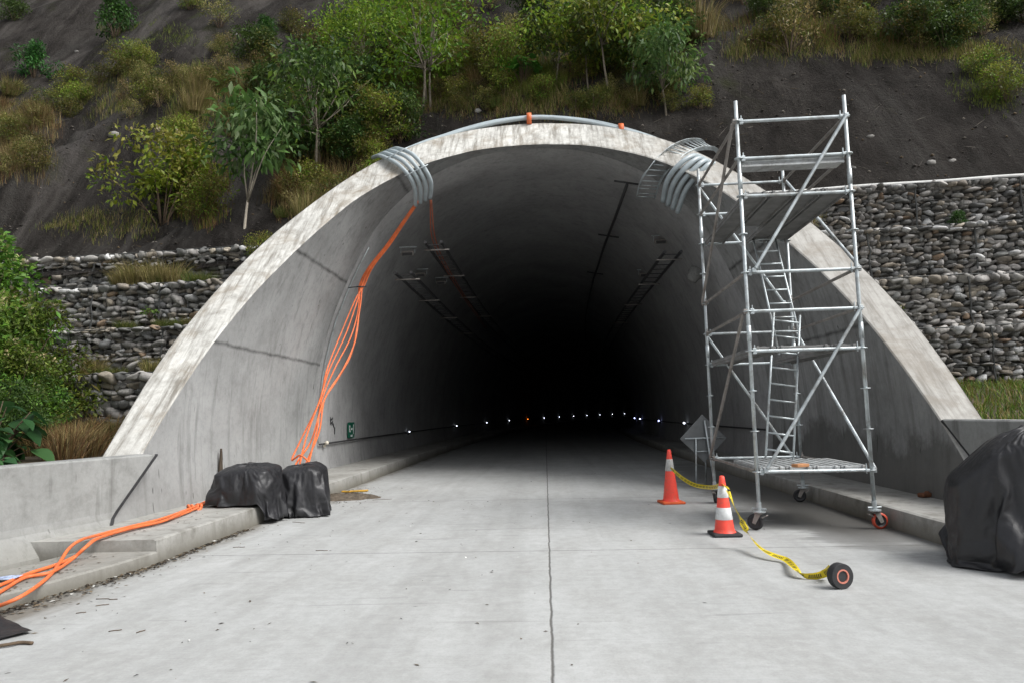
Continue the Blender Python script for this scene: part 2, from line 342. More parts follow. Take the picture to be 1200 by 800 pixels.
# ------------------------------------------------------------------ sheeting draped over a load: a creased top, pleated sides, an uneven hem
def ridged(x, y, z): return 1-abs(mnoise.noise(Vector((x, y, z))))*2
def shroud(c, half, rz, top, hem, pleats, seed, flare=.07, nth=260, ntop=34, nside=44, pw=5.0, crease=.022):
    """c: plan centre; half: half sizes; top(u, v) -> height; hem(u, v, X, Y) -> height of the lower edge;
    pleats: list of (angle, width, depth) of the big folds running down the sides"""
    a, b_ = half; co, si = math.cos(rz), math.sin(rz); V = []; 
    def W_(u, v, z): return (c[0]+u*co-v*si, c[1]+u*si+v*co, z)
    def bound(th): 
        ct, st = math.cos(th), math.sin(th); return 1/((abs(ct)/a)**pw+(abs(st)/b_)**pw)**(1/pw)
    def cre(u, v, z):   # fine sharp wrinkles, mostly slanting
        wu = u+.08*mnoise.noise(Vector((u*4, v*4, z*4+seed))); wv = v+.08*mnoise.noise(Vector((u*4, v*4, z*4+seed+7)))
        def cr(x, y, q, p): return max(0.0, ridged(x, y, q))**p
        return .60*cr(wu*3.0+z*2.0, wv*3.0-z*1.3, seed, 4)+.42*cr(wu*5.5-z*4.5, wv*5.5+z*2.2, seed+4, 5)+.26*cr(wu*10+z*3, wv*10-z*6, seed+9, 4)+.12*cr(wu*22, wv*22+z*9, seed+2, 3)
    rings = []
    for i in range(ntop+1):
        s_ = i/ntop; ring = []
        for k in range(nth):
            th = 2*math.pi*k/nth; r = bound(th)*s_; u, v = r*math.cos(th), r*math.sin(th)
            z = top(u, v)-.045*s_**10+crease*1.5*(cre(u, v, 0)-.3)*(1 if s_ < .97 else .8)
            ring.append(W_(u, v, z))
        rings.append(ring)
    for j in range(1, nside+1):
        t = j/nside; ring = []
        for k in range(nth):
            th = 2*math.pi*k/nth; r0 = bound(th); u0, v0 = r0*math.cos(th), r0*math.sin(th); zt = top(u0, v0)-.045
            X, Y, _ = W_(u0, v0, 0); zb = hem(u0, v0, X, Y)+.012*mnoise.noise(Vector((u0*9, v0*9, seed)))
            z = zt+(zb-zt)*t
            f = 0
            for an, w_, dp in pleats:
                d = (th-an-.25*(t-.5)*math.sin(an*5+seed)+math.pi) % (2*math.pi)-math.pi
                f += dp*(math.exp(-abs(d/w_)**1.4)-.45*math.exp(-((abs(d)-w_*1.9)/w_)**2))*(t**.8)
            bulge = .03*math.sin(math.pi*t)*mnoise.noise(Vector((u0*2.2, v0*2.2, z*2.2+seed)))*2
            wav = .024*t*t*math.sin(th*15+6*mnoise.noise(Vector((th*2, 0, seed))))*(1+mnoise.noise(Vector((th*3, 5, seed))))
            r = r0+.012*(1-(1-t)**6)+flare*t*(.5+.5*mnoise.noise(Vector((th*1.3, t, seed+2))))+f+bulge+wav+crease*(cre(u0, v0, z*1.6)-.35)
            ring.append(W_(r*math.cos(th), r*math.sin(th), z))
        rings.append(ring)
    V = [p for r in rings for p in r]; n = nth
    F = [(i*n+k, i*n+(k+1) % n, (i+1)*n+(k+1) % n, (i+1)*n+k) for i in range(1, len(rings)-1) for k in range(n)]
    F += [(0, n+(k+1) % n, n+k, 0)[:3] for k in range(n)]
    me = bpy.data.meshes.new('tarpaulin'); me.from_pydata(V, [], [f[::-1] for f in F]); me.update(); return me
def lerp_tab(x, t): return float(np.interp(x, [p for p, _ in t], [q for _, q in t]))
def topA(u, v): return .785+.03*math.exp(-((u+.26)/.13)**2-((v+.02)/.2)**2)+.02*math.sin(u*7+1)+.03*(v/.3)-.02*abs(mnoise.noise(Vector((u*4, v*4, 1.5))))
def topB(u, v): return .745+.02*math.sin(u*8)+.03*(v/.3)-.05*sm(.12, .3, u)
def topR(u, v): return lerp_tab(u, [(-.7, .80), (-.52, .93), (-.30, 1.13), (-.05, 1.23), (.15, 1.24), (.4, 1.17), (.7, 1.05)])-.10*sm(.05, .42, abs(v))+.03*mnoise.noise(Vector((u*3, v*3, 8)))
def settle(jobs, frames=22):
    """let each loose sheet sink onto its load with the cloth solver, then keep the settled mesh"""
    cl = []; tmp = []
    def coll(o):
        o.modifiers.new('c', 'COLLISION'); o.collision.thickness_outer = .012; o.collision.cloth_friction = 60; tmp.append(o)
    for sheet, load in jobs:
        coll(link('load', load, None))
        o = link('sheet', sheet, None); md = o.modifiers.new('cl', 'CLOTH'); q = md.settings
        q.quality = 5; q.mass = .22; q.tension_stiffness = 30; q.compression_stiffness = 30; q.shear_stiffness = 10; q.bending_stiffness = .35; q.air_damping = 1.5; q.shrink_min = -.035
        k = md.collision_settings; k.collision_quality = 2; k.distance_min = .01; k.friction = 40; k.use_self_collision = True; k.self_distance_min = .006; cl.append(o)
    for c, sz in (((0, 9, -.055), (14, 16, .1)), ((-4.95, 13, .12), (1.56, 11, .25)), ((4.97, 13, .12), (1.56, 24, .25))):
        mb = MB(); mb.box(c, sz); coll(mb.build('collider', None))
    for f in range(1, frames+1): scene.frame_set(f)
    dg = bpy.context.evaluated_depsgraph_get(); out = [bpy.data.meshes.new_from_object(o.evaluated_get(dg)) for o in cl]
    for o in tmp+cl: bpy.data.objects.remove(o, do_unlink=True)
    scene.frame_set(1); return out
HA = lambda u, v, X, Y: .275 if X < -4.22 else .275-.26*sm(-4.22, -4.10, X)
HB = lambda u, v, X, Y: .014
HR = lambda u, v, X, Y: .014+(.27*sm(-.14, .12, u)*sm(.1, -.25, v))
PA_ = [(4.3, .12, .03), (5.35, .10, .06), (4.85, .2, .02), (3.3, .15, .04), (2.2, .2, .03)]
PB_ = [(3.95, .10, .06), (5.6, .12, .07), (4.7, .14, .025), (.6, .2, .05), (2.4, .2, .05)]
PR_ = [(3.75, .09, .07), (4.25, .11, .06), (4.62, .10, .05), (5.05, .12, .07), (5.7, .14, .08), (3.1, .12, .04), (2.2, .2, .05)]
def up(f, d): return lambda u, v: f(u, v)+d
lowh = lambda u, v, X, Y: -.02
tarps = settle([
    (shroud((-4.44, 10.36), (.425, .325), -.06, up(topA, .02), HA, PA_, 1.7, .12, 130, 15, 22, 6, .008), shroud((-4.44, 10.36), (.40, .30), -.06, topA, lowh, [], 1.7, 0, 60, 10, 4, 6, 0)),
    (shroud((-3.83, 11.0), (.325, .335), .10, up(topB, .02), HB, PB_, 5.2, .12, 130, 15, 23, 5, .008), shroud((-3.83, 11.0), (.30, .31), .10, topB, lowh, [], 5.2, 0, 60, 10, 4, 5, 0)),
    (shroud((4.50, 6.78), (.685, .425), -.52, up(topR, .02), HR, PR_, 9.4, .09, 180, 22, 34, 5, .01), shroud((4.50, 6.78), (.655, .395), -.52, topR, lowh, [], 9.4, 0, 72, 14, 5, 5, 0)),
])

# ------------------------------------------------------------------ tunnel profile
ZI = [0, .3, 1.0, 1.7, 2.5, 3.1, 3.8, 4.5, 5.1, 5.8, 6.27, 6.94, 7.36, 7.65, 7.8, 7.9]
WI = [5.25, 5.30, 5.36, 5.34, 5.26, 5.14, 4.95, 4.67, 4.40, 4.02, 3.70, 3.02, 2.38, 1.68, 1.15, 0.0]
ZO = [0, 1.0, 1.7, 2.6, 3.5, 4.3, 5.04, 5.77, 6.5, 7.1, 7.7, 8.2, 8.55, 8.72, 8.82]
WO = [5.88, 5.90, 5.93, 5.92, 5.77, 5.56, 5.28, 4.90, 4.45, 4.00, 3.40, 2.62, 1.80, 1.05, 0.0]
XC = -.14; YP = 8.3
def arc(Z, W, n=36):
    """half profile as n+1 points from the foot to the crown, evenly spaced along its length, lightly smoothed"""
    P = np.c_[W, Z]; P = np.vstack([P, [[-w, z] for w, z in P[::-1][1:]]])
    q = np.array([tuple(p) for p in spline([(a, 0, c) for a, c in P], 8)])[:, [0, 2]]
    for _ in range(6): q[1:-1] = (q[:-2]+2*q[1:-1]+q[2:])/4
    s = np.r_[0, np.cumsum(np.hypot(*np.diff(q, axis=0).T))]
    t = np.linspace(0, s[-1], 2*n+1); return np.c_[np.interp(t, s, q[:, 0]), np.interp(t, s, q[:, 1])]
AI = arc(ZI, WI); AO = arc(ZO, WO); NP = len(AI)           # run from the right foot over the crown to the left foot
AI[:, 0] += XC; AO[:, 0] += XC
def hw(z): return float(np.interp(z, ZI, WI))
def bend(Y, Rb=410.0, Y0=20.0): return max(0.0, Y-Y0)**2/(2*Rb)

YR = 16.45
can = root('tunnel_portal', 'pale concrete arch mouth of the tunnel, slanted, with a stained whitish rim', 'tunnel portal', (0, YP, 0))
def loc(vs, o=(0, YP, 0)): return [(p[0]-o[0], p[1]-o[1], p[2]-o[2]) for p in vs]
mb = MB(); K = 14; vs = []
for i in range(NP):
    y0 = YP+AI[i, 1]
    for j in range(K+1): vs.append((AI[i, 0], y0+(YR-y0)*j/K, AI[i, 1]))
fs = [(i*(K+1)+j, i*(K+1)+j+1, (i+1)*(K+1)+j+1, (i+1)*(K+1)+j) for i in range(NP-1) for j in range(K)]
mb.add(loc(vs), fs).build('lining', M['lining'], can, True)
# rim: the cut face, with a small chamfer at both arrises and a slightly uneven edge
mb = MB(); vs = []
for i in range(NP):
    a = np.array([AI[i, 0], YP+AI[i, 1], AI[i, 1]]); c = np.array([AO[i, 0], YP+AO[i, 1], AO[i, 1]])
    w_ = .010*mnoise.noise(Vector((i*.9, 0, 0))); nrm = np.array([0, -.707, .707])
    for t, d in ((0.0, 0.0), (.03, .016), (.2, .02), (.4, .02), (.6, .02), (.8, .02), (.96, .018), (1.0, -.005)):
        vs.append(a+(c-a)*t+nrm*(d+w_*.6))
fs = [(i*8+j, (i+1)*8+j, (i+1)*8+j+1, i*8+j+1) for i in range(NP-1) for j in range(7)]
mb.add(loc(vs), fs).build('rim', M['rim'], can, False)
mb = MB(); vs = []
for i in range(NP):
    for y in (YP+AO[i, 1], 21.0): vs.append((AO[i, 0], y-.004, AO[i, 1]))
fs = [(i*2, i*2+1, i*2+3, i*2+2) for i in range(NP-1)]
mb.add(loc(vs), fs).build('outer_shell', M['shell'], can, True)

tun = root('tunnel_tube', 'dark sooty concrete tunnel bending away to the right behind the arch', 'tunnel', (0, YR, 0))
YS = list(np.arange(YR-.0, 40, 1.6))+list(np.arange(40, 232, 4.0))
mb = MB(); vs = []; IN = .05
for y in YS:
    for i in range(NP):
        q = AI[i]; d = np.array([q[0]-XC, q[1]-2.4]); d = d/np.linalg.norm(d)
        vs.append((q[0]-d[0]*IN+bend(y), y, q[1]-d[1]*IN))
fs = [(r*NP+i, r*NP+i+1, (r+1)*NP+i+1, (r+1)*NP+i) for r in range(len(YS)-1) for i in range(NP-1)]
b0 = len(vs)
for i in range(NP): vs.append((AI[i, 0]*1.02, YR, AI[i, 1]*1.01))
fs += [(i, b0+i, b0+i+1, i+1) for i in range(NP-1)]
lastr = (len(YS)-1)*NP; fs.append(tuple(lastr+i for i in range(NP)))
mb.add(loc(vs, (0, YR, 0)), fs).build('tube_lining', M['tube'], tun, True)
# casing round the tube (keeps daylight out between lining and hill)
mb = MB(); vs = []; YC = [19.5]+[y for y in YS if y > 20]
for y in YC:
    for i in range(NP): vs.append((AO[i, 0]+bend(y), y, AO[i, 1]-.01))
fs = [(r*NP+i, r*NP+i+1, (r+1)*NP+i+1, (r+1)*NP+i) for r in range(len(YC)-1) for i in range(NP-1)]
mb.add(loc(vs, (0, YR, 0)), fs).build('outer_casing', M['shell'], tun, True)

# ------------------------------------------------------------------ ground, road, sidewalks
mb = MB(); S = 450; mb.add([(-S, -S, -.03), (S, -S, -.03), (S, S, -.03), (-S, S, -.03)], [(0, 1, 2, 3)])
tag(mb.build('ground', M['ground']), kind='structure')
def ribbon(name, xs, Y, mat, zf, kind='structure'):
    vs = []; n = len(xs)
    for y in Y:
        for x, z in zip(xs, zf): vs.append((x+bend(y), y, z))
    fs = [(r*n+i, r*n+i+1, (r+1)*n+i+1, (r+1)*n+i) for r in range(len(Y)-1) for i in range(n-1)]
    o = MB().add(vs, fs).build(name, mat); tag(o, kind=kind); return o
YL = list(np.arange(-60, 16, 4.0))+[16.0]+list(np.arange(20, 232, 4.0))
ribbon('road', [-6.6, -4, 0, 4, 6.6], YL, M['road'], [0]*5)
def walk(name, prof, Y, front=None):
    """a raised walk: cross-section swept along the tunnel, end closed"""
    vs = []; n = len(prof); fs = []
    for y in Y:
        for x, z in prof:
            jit = .006*mnoise.noise(Vector((x*3, y*1.7, z*5)))
            vs.append((x+bend(y)+jit, y, z+jit*.6))
    for r in range(len(Y)-1):
        for i in range(n-1): fs.append((r*n+i, r*n+i+1, (r+1)*n+i+1, (r+1)*n+i))
    fs.append(tuple(range(n)))
    o = MB().add(vs, fs).build(name, M['kerb']); tag(o, kind='structure'); return o
YW = list(np.arange(7.43, 22, .4))+list(np.arange(22, 232, 4.0))
walk('sidewalk', [(-5.6, -.02), (-5.6, .245), (-4.22, .25), (-4.185, .235), (-4.165, -.02)][::-1], YW)
YW2 = list(np.arange(1.0, 22, .4))+list(np.arange(22, 232, 4.0))
walk('sidewalk', [(5.7, -.02), (5.7, .245), (4.24, .25), (4.205, .235), (4.18, -.02)], YW2)
# lower step in front of the left walk
vs = []; P_ = [(-4.15, 7.428), (-4.22, 6.8), (-4.40, 5.9), (-4.62, 5.0), (-4.9, 4.0), (-5.3, 2.6)]
for x, y in P_: vs += [(x, y, -.02), (x-.01, y, .115), (x-.035, y, .13), (x-.92, y+.05, .128), (x-.92, y+.05, -.02)]
fs = [(r*5+i, r*5+i+1, r*5+6+i, r*5+5+i) for r in range(len(P_)-1) for i in range(4)]+[(0, 1, 2, 3, 4)]
tag(MB().add(vs, fs).build('step_kerb', M['kerb']), kind='structure')

# side barriers (safety shape on the left), each with its end cut on the slant of the arch
def barrier(name, side, ztop, prof, slope, ynear, label):
    r = root(name, label, 'barrier wall', (side*5.3, YP, 0))
    vs = []; n = len(prof); fs = []; T = 12
    for t in range(T+1):
        for off, z in prof:
            yend = YP+z-.07; y = yend+(ynear-yend)*t/T
            x = side*(5.30+off+slope*(YP+.8-y)); 
            vs.append((x-side*5.3, y-YP, z+.006*mnoise.noise(Vector((x*2, y, z)))))
    for t in range(T):
        for i in range(n): fs.append((t*n+i, t*n+(i+1) % n, (t+1)*n+(i+1) % n, (t+1)*n+i))
    fs += [tuple(range(n)), tuple(T*n+i for i in range(n))]
    MB().add(vs, fs).build('wall_body', M['barrier'], r)
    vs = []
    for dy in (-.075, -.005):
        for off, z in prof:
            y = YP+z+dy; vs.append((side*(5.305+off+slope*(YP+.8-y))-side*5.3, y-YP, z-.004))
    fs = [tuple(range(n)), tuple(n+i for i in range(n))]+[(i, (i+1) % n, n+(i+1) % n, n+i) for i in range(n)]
    MB().add(vs, fs).build('gap_shade_strip', M['rubber'], r); return r  # black strip stands in for the shadow in the gap at the arch
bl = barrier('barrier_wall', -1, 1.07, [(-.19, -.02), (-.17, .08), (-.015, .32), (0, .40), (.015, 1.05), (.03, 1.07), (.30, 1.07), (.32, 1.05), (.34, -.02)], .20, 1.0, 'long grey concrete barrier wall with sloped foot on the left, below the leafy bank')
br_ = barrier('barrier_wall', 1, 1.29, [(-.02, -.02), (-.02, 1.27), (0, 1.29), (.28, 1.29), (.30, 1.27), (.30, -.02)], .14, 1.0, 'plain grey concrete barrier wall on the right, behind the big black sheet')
# teal paint mark on the left barrier
p = ony(-4, 622, 6.62); mb = MB(); 
mb.box((0, 0, 0), (.004, .12, .14), Matrix.Rotation(R(20), 4, 'X'), .0015)
o = mb.build('paint_mark', M['bluegreen'], bl); o.location = (-5.30-.20*(9.1-6.75)+.0+5.3+.0, 6.75-YP, .56); o.rotation_euler = (0, 0, math.atan(-.2)*-1*-1)

# banks behind the barriers
def sheet(name, x0, x1, y0, y1, fz, mat, nx=40, ny=40, kind='structure'):
    vs = [(x0+(x1-x0)*i/nx, y0+(y1-y0)*j/ny, 0) for j in range(ny+1) for i in range(nx+1)]
    vs = [(x, y, fz(x, y)) for x, y, _ in vs]
    fs = [(j*(nx+1)+i, j*(nx+1)+i+1, (j+1)*(nx+1)+i+1, (j+1)*(nx+1)+i) for j in range(ny) for i in range(nx)]
    o = MB().add(vs, fs).build(name, mat, None, True); tag(o, kind=kind); return o
def lbank(x, y): return .98+.05*mnoise.noise(Vector((x, y, 0)))+.12*sm(10, 14, y)
def rbank(x, y): return 1.2+.62*sm(9, 13.6, y)+.04*mnoise.noise(Vector((x*2, y*2, 3)))
sheet('bank', -45, -5.62, 2, 16, lambda x, y: lbank(x, y)-(.0 if x < -5.62-.2*max(0, 9.1-y) else .9), M['bank'], 100, 40)
sheet('bank', 5.55, 45, 2, 16, lambda x, y: rbank(x, y)-(.0 if x > 5.58+.14*max(0, 9.1-y) else .9), M['bank'], 100, 40)

# ------------------------------------------------------------------ gabion walls
bmi = bmesh.new(); bmesh.ops.create_icosphere(bmi, subdivisions=2, radius=1)
ICO = np.array([v.co[:] for v in bmi.verts]); bmi.verts.index_update(); ICF = np.array([[v.index for v in f.verts] for f in bmi.faces]); bmi.free()
STC = np.array([(.16, .155, .145), (.21, .20, .19), (.12, .12, .115), (.26, .25, .235), (.17, .15, .125), (.21, .185, .15), (.10, .10, .10), (.32, .32, .315), (.20, .145, .10)])
def gabion(name, side, x0, x1, zb, zt, yf, label, big=1.0, tone=1.0):
    """yf: front line at |x|=6; runs x0..x1; the row leans with the wall"""
    g = root(name, label, 'gabion wall', ((x0+x1)/2, yf, zb), 0, 'stone filled gabion tiers beside the arch')
    ox, oy, oz = (x0+x1)/2, yf, zb
    def fy(x): return yf-.1*(x-side*6)
    V = []; F = []; C = []; z = zb; nb = 0
    while z < zt-.03:
        h = rng.uniform(.075, .16)*big
        top = z+h > zt-.06
        if top: h = max(zt-z, .09)
        x = x0-rng.uniform(0, .2)
        while x < x1:
            w_ = rng.uniform(.10, .34)*big*(1.35 if rng.random() < .12 else 1)
            hh = h*rng.uniform(.85, 1.25)
            k = ICO.copy(); e = rng.uniform(.62, .85); k = np.sign(k)*np.abs(k)**e
            for _c in range(6):
                pn = rng.normal(0, 1, 3); pn /= np.linalg.norm(pn); k = k-np.maximum(0, k @ pn-rng.uniform(.5, .8))[:, None]*pn
            n_ = 1+.14*np.sin(k @ rng.normal(0, 2.2, 3)+rng.uniform(0, 6))+.07*np.sin(k @ rng.normal(0, 4.5, 3)+rng.uniform(0, 6))
            k = k*n_[:, None]*[w_*.60, rng.uniform(.10, .17), hh*.62]
            a = rng.normal(0, .2); c_, s_ = math.cos(a), math.sin(a)
            k = np.c_[k[:, 0]*c_-k[:, 2]*s_, k[:, 1], k[:, 0]*s_+k[:, 2]*c_]
            xc = x+w_/2; kk = k+[xc, fy(xc)+.10+rng.normal(0, .03)-(.09 if top else 0), z+h/2+rng.normal(0, .012)]
            V.append(kk-[ox, oy, oz]); F.append(ICF+nb); nb += len(ICO)
            cc = STC[rng.choice(len(STC), p=[.18, .19, .14, .16, .10, .07, .06, .08, .02])]*rng.uniform(.8, 1.5)*tone*(1.22 if top and side < 0 else 1)  # top row of the left tiers coloured paler, as if catching skylight
            C.append(np.tile(cc, (len(ICO), 1))); x += w_*rng.uniform(.93, 1.02)
        z += h*.98
    link('stones', np_mesh('stones', np.vstack(V), np.vstack(F), np.vstack(C)), M['stone'], g, True)
    mb = MB(); d = 1.3     # dark backing behind the stone face
    xs = np.linspace(x0, x1, 6); vs = []
    for x in xs:
        y = fy(x)+.16; vs += [(x-ox, y-oy, 0), (x-ox, y-oy, zt-zb-.05), (x-ox, y+d-oy, zt-zb-.04), (x-ox, y+d-oy, 0)]
    fs = [(i*4+j, i*4+(j+1) % 4, i*4+4+(j+1) % 4, i*4+4+j) for i in range(5) for j in range(4)]+[(0, 1, 2, 3), (20, 21, 22, 23)]
    mb.add(vs, fs).build('core', M['black'], g)
    mb = MB(); xx = x0+rng.uniform(.4, 1.4)
    while xx < x1:
        pts = [(xx+rng.normal(0, .012)-ox, fy(xx)-.05+rng.normal(0, .012)-oy, q-zb) for q in np.linspace(zb, zt, 8)]
        mb.tube(pts, .018, 5); xx += 1.95+rng.normal(0, .12)
    for zz in (zb+.02, zt-.01, (zb+zt)/2, zb+(zt-zb)*.25, zb+(zt-zb)*.75, zb+(zt-zb)*.125, zb+(zt-zb)*.375, zb+(zt-zb)*.625, zb+(zt-zb)*.875):
        mb.tube([(q-ox, fy(q)-.055+rng.normal(0, .01)-oy, zz-zb+rng.normal(0, .008)) for q in np.linspace(x0, x1, 30)], .012 if zz == zt-.01 else .003, 4)
    for q in np.arange(x0, x1, .2): mb.tube([(q-ox, fy(q)-.055-oy, 0), (q-ox, fy(q)-.06-oy, zt-zb)], .003, 3, False)
    mb.build('wire_mesh', M['wire'], g)
    return g
gabion('gabion_wall', -1, -12.5, -5.9, .95, 2.5, 13.45, 'lowest tier of the stacked stone gabions left of the arch, with the largest stones', 1.2, 1.35)
gabion('gabion_wall', -1, -13.0, -5.75, 2.45, 3.50, 14.2, 'second tier up of the stone gabions left of the arch', .95, 1.35)
gabion('gabion_wall', -1, -13.5, -5.5, 3.45, 4.60, 14.9, 'third tier up of the stone gabions left of the arch, just under the grassy ledge', .95, 1.4)
gabion('gabion_wall', -1, -14.0, -5.0, 4.58, 5.55, 15.7, 'topmost tier of the stone gabions left of the arch, behind a ledge of dry grass', .9, 1.35)
gabion('gabion_wall', 1, 5.75, 16, 1.72, 2.92, 13.55, 'lowest tier of the stone gabions right of the arch, rising out of grass', .74, 1.5)
gabion('gabion_wall', 1, 5.65, 16, 2.9, 3.96, 13.95, 'second tier up of the stone gabions right of the arch, level with scaffold middle', .78, 1.6)
gabion('gabion_wall', 1, 5.3, 16, 3.94, 5.02, 14.2, 'third tier up of the stone gabions right of the arch', .74, 1.55)
gabion('gabion_wall', 1, 4.6, 16, 5.0, 6.0, 14.55, 'topmost tier of the stone gabions right of the arch, under a pale pipe', .7, 1.35)
mb = MB(); mb.tube([(x, 14.62-.1*(x-6)+.03*math.sin(x*1.3), 6.04+.012*math.sin(x*2.1)) for x in np.linspace(4.5, 16, 40)], .045, 8)
tag(mb.build('pipe', M['pipewhite'], None, True), 'pale pipe running along the top of the right gabions', 'pipe')

# ------------------------------------------------------------------ hillside
def hill(x, y):
    wl = 1-sm(-.5, 4.5, x)                       # 1 on the wilder left, 0 on the smooth cut face to the right
    yb = 15.9-.1*(x+6) if x < 0 else 15.3-.1*(x-6)+.6*sm(2, 0, x)
    yb = (15.9-.1*(x+6))*wl+(15.05-.1*(x-6))*(1-wl)
    t = y-yb; z0 = 5.45*wl+5.95*(1-wl)
    l = 1.18*t+.5*math.sin(x*.45+1.2)*sm(0, 4, t)
    tb = 4.3+.5*math.sin(x*.35)
    if t < tb: rr = 1.38*t
    elif t < tb+1.3: rr = 1.38*tb+.28*(t-tb)
    else: rr = 1.38*tb+.36+1.15*(t-tb-1.3)
    z = z0+l*wl+rr*(1-wl)
    p = Vector((x*.33, y*.33, 2.2)); q = Vector((x*1.3, y*1.3, 5.1))
    a = min(1, max(0, t/1.5))
    z += a*(wl*(1.0*mnoise.fractal(p, 1.0, 2.0, 4)+.16*mnoise.fractal(q, 1, 2, 4)) + (1-wl)*(.22*mnoise.fractal(p, 1, 2, 4)+.07*mnoise.fractal(q, 1, 2, 4)))
    z += a*(.05*mnoise.fractal(Vector((x*3.1, y*3.1, 9.0)), 1, 2, 3)+.10*wl*max(0, mnoise.noise(Vector((x*.9, y*.25, 4.0)))))
    # shallow gully on the far left
    z -= wl*a*.9*math.exp(-((x+11.3-.35*t)/1.1)**2)
    return z-.25*(1 if t < 0 else 0)*0
xs = np.concatenate([np.linspace(-60, -20, 20)[:-1], np.linspace(-20, 17, 380), np.linspace(17, 60, 22)[1:]])
ys = np.concatenate([np.linspace(13.9, 26, 170), np.linspace(26, 75, 30)[1:]])
HV = np.array([[(x, y, hill(x, y)) for x in xs] for y in ys]); nx, ny = len(xs), len(ys)
def inside(x, y, z):
    if y > 21 or z > 9.2: return False
    return abs(x-XC) < float(np.interp(z, ZO, WO))-.02 and z < 8.85
hf = []
for j in range(ny-1):
    for i in range(nx-1):
        c = HV[j, i]; tl = [HV[j, i], HV[j, i+1], HV[j+1, i+1], HV[j+1, i]]
        x = c[0]; wl = 1-sm(-.5, 4.5, x); yb = (15.9-.1*(x+6))*wl+(15.05-.1*(x-6))*(1-wl)
        if c[1] < yb-.35: continue
        if all(inside(*q) for q in tl): continue
        hf.append((j*nx+i, j*nx+i+1, (j+1)*nx+i+1, (j+1)*nx+i))
hl = link('hillside', np_mesh('hillside', HV.reshape(-1, 3), np.array(hf)), M['soil'], None, True); tag(hl, kind='structure')
def at_hill(px, py):
    d = ray(px, py); prev = 14.5
    for Y in np.arange(14.5, 60, .25):
        p = CC+Y/d[1]*d
        if p[2] < hill(p[0], p[1]):
            for y2 in np.arange(prev, Y+.03, .03):
                p = CC+y2/d[1]*d
                if p[2] < hill(p[0], p[1]): return p
            return p
        prev = Y
    return CC+30/d[1]*d

# ------------------------------------------------------------------ vegetation prototypes
def leaves(centres, per, spread, size, cols, droop=.3, elong=2.2, sq=(1, 1, .75)):
    """leaf-sized folded blades scattered round clump centres; returns verts, tris, colours"""
    n = len(centres)*per; c = np.repeat(np.asarray(centres), per, axis=0)
    off = rng.normal(0, 1, (n, 3)); off /= np.linalg.norm(off, axis=1)[:, None]; off *= (rng.random(n)**.45)[:, None]
    p = c+off*spread*np.asarray(sq)
    d = off+rng.normal(0, .5, (n, 3)); d[:, 2] -= droop; d /= np.linalg.norm(d, axis=1)[:, None]
    u = np.cross(d, rng.normal(0, 1, (n, 3))+[0, 0, 1.5]); u /= np.linalg.norm(u, axis=1)[:, None]; w_ = np.cross(u, d)
    L = size*rng.uniform(.4, 1.5, n)[:, None]; Wd = L/elong
    base = p; tip = p+d*L+np.array([0, 0, -1])*L*droop*.35; mid = p+d*L*.5
    q1 = mid+u*Wd*.5+w_*Wd*.16; q2 = mid-u*Wd*.5+w_*Wd*.16; mid = mid-w_*Wd*.02
    V = np.stack([base, q1, tip, q2, mid], 1).reshape(-1, 3)
    i = np.arange(n)[:, None, None]*5; F = (i+np.array([[0, 1, 4], [1, 2, 4], [2, 3, 4], [3, 0, 4]])).reshape(-1, 3)
    cols = np.asarray(cols); clump = np.repeat(rng.choice(len(cols), len(centres)), per)
    own = rng.choice(len(cols), n); pick = np.where(rng.random(n) < .65, clump, own)
    tone = np.repeat(rng.uniform(.75, 1.25, len(centres)), per)*rng.uniform(.75, 1.25, n)
    C = np.repeat(cols[pick]*tone[:, None], 5, axis=0)
    return V, F, C
def merge(parts):
    V = []; F = []; C = []; b = 0
    for v, f, c in parts: V.append(v); F.append(f+b); C.append(c); b += len(v)
    return np.vstack(V), np.vstack(F), np.vstack(C)
def blades(pos, h, w_, lean, cols, spread_dir=None):
    n = len(pos); a = rng.uniform(0, 2*math.pi, n); h = h*rng.uniform(.5, 1.25, n)
    d = np.c_[np.cos(a), np.sin(a), np.zeros(n)]; s = np.c_[-np.sin(a), np.cos(a), np.zeros(n)]*(w_*rng.uniform(.6, 1.3, n))[:, None]
    ln = (lean*rng.uniform(.2, 1.5, n)*h)[:, None]
    if spread_dir is not None: d = d*.6+spread_dir
    p0 = pos; p1 = pos+d*ln*.35+np.c_[np.zeros(n), np.zeros(n), h*.6]; p2 = pos+d*ln+np.c_[np.zeros(n), np.zeros(n), h*.92]
    V = np.stack([p0-s, p0+s, p1+s*.75, p1-s*.75, p2], 1).reshape(-1, 3)
    i = np.arange(n)[:, None, None]*5; F = (i+np.array([[0, 1, 2], [0, 2, 3], [3, 2, 4]])).reshape(-1, 3)
    cols = np.asarray(cols); C = np.repeat(cols[rng.choice(len(cols), n)]*rng.uniform(.7, 1.3, n)[:, None], 5, axis=0)
    return V, F, C
G_BRIGHT = [(.15, .25, .02), (.20, .28, .03), (.10, .20, .02), (.26, .28, .05)]
G_DARK = [(.045, .085, .018), (.06, .11, .022), (.028, .06, .014), (.08, .13, .03)]
G_OLIVE = [(.11, .13, .026), (.15, .15, .032), (.07, .095, .02), (.19, .165, .045)]
G_LUSH = [(.03, .12, .02), (.045, .15, .025), (.025, .09, .02)]
STRAW = [(.30, .245, .10), (.24, .195, .08), (.37, .31, .145), (.16, .14, .05), (.18, .19, .05)]
BROWN = [(.20, .11, .04), (.14, .085, .04), (.25, .16, .07), (.09, .065, .03)]
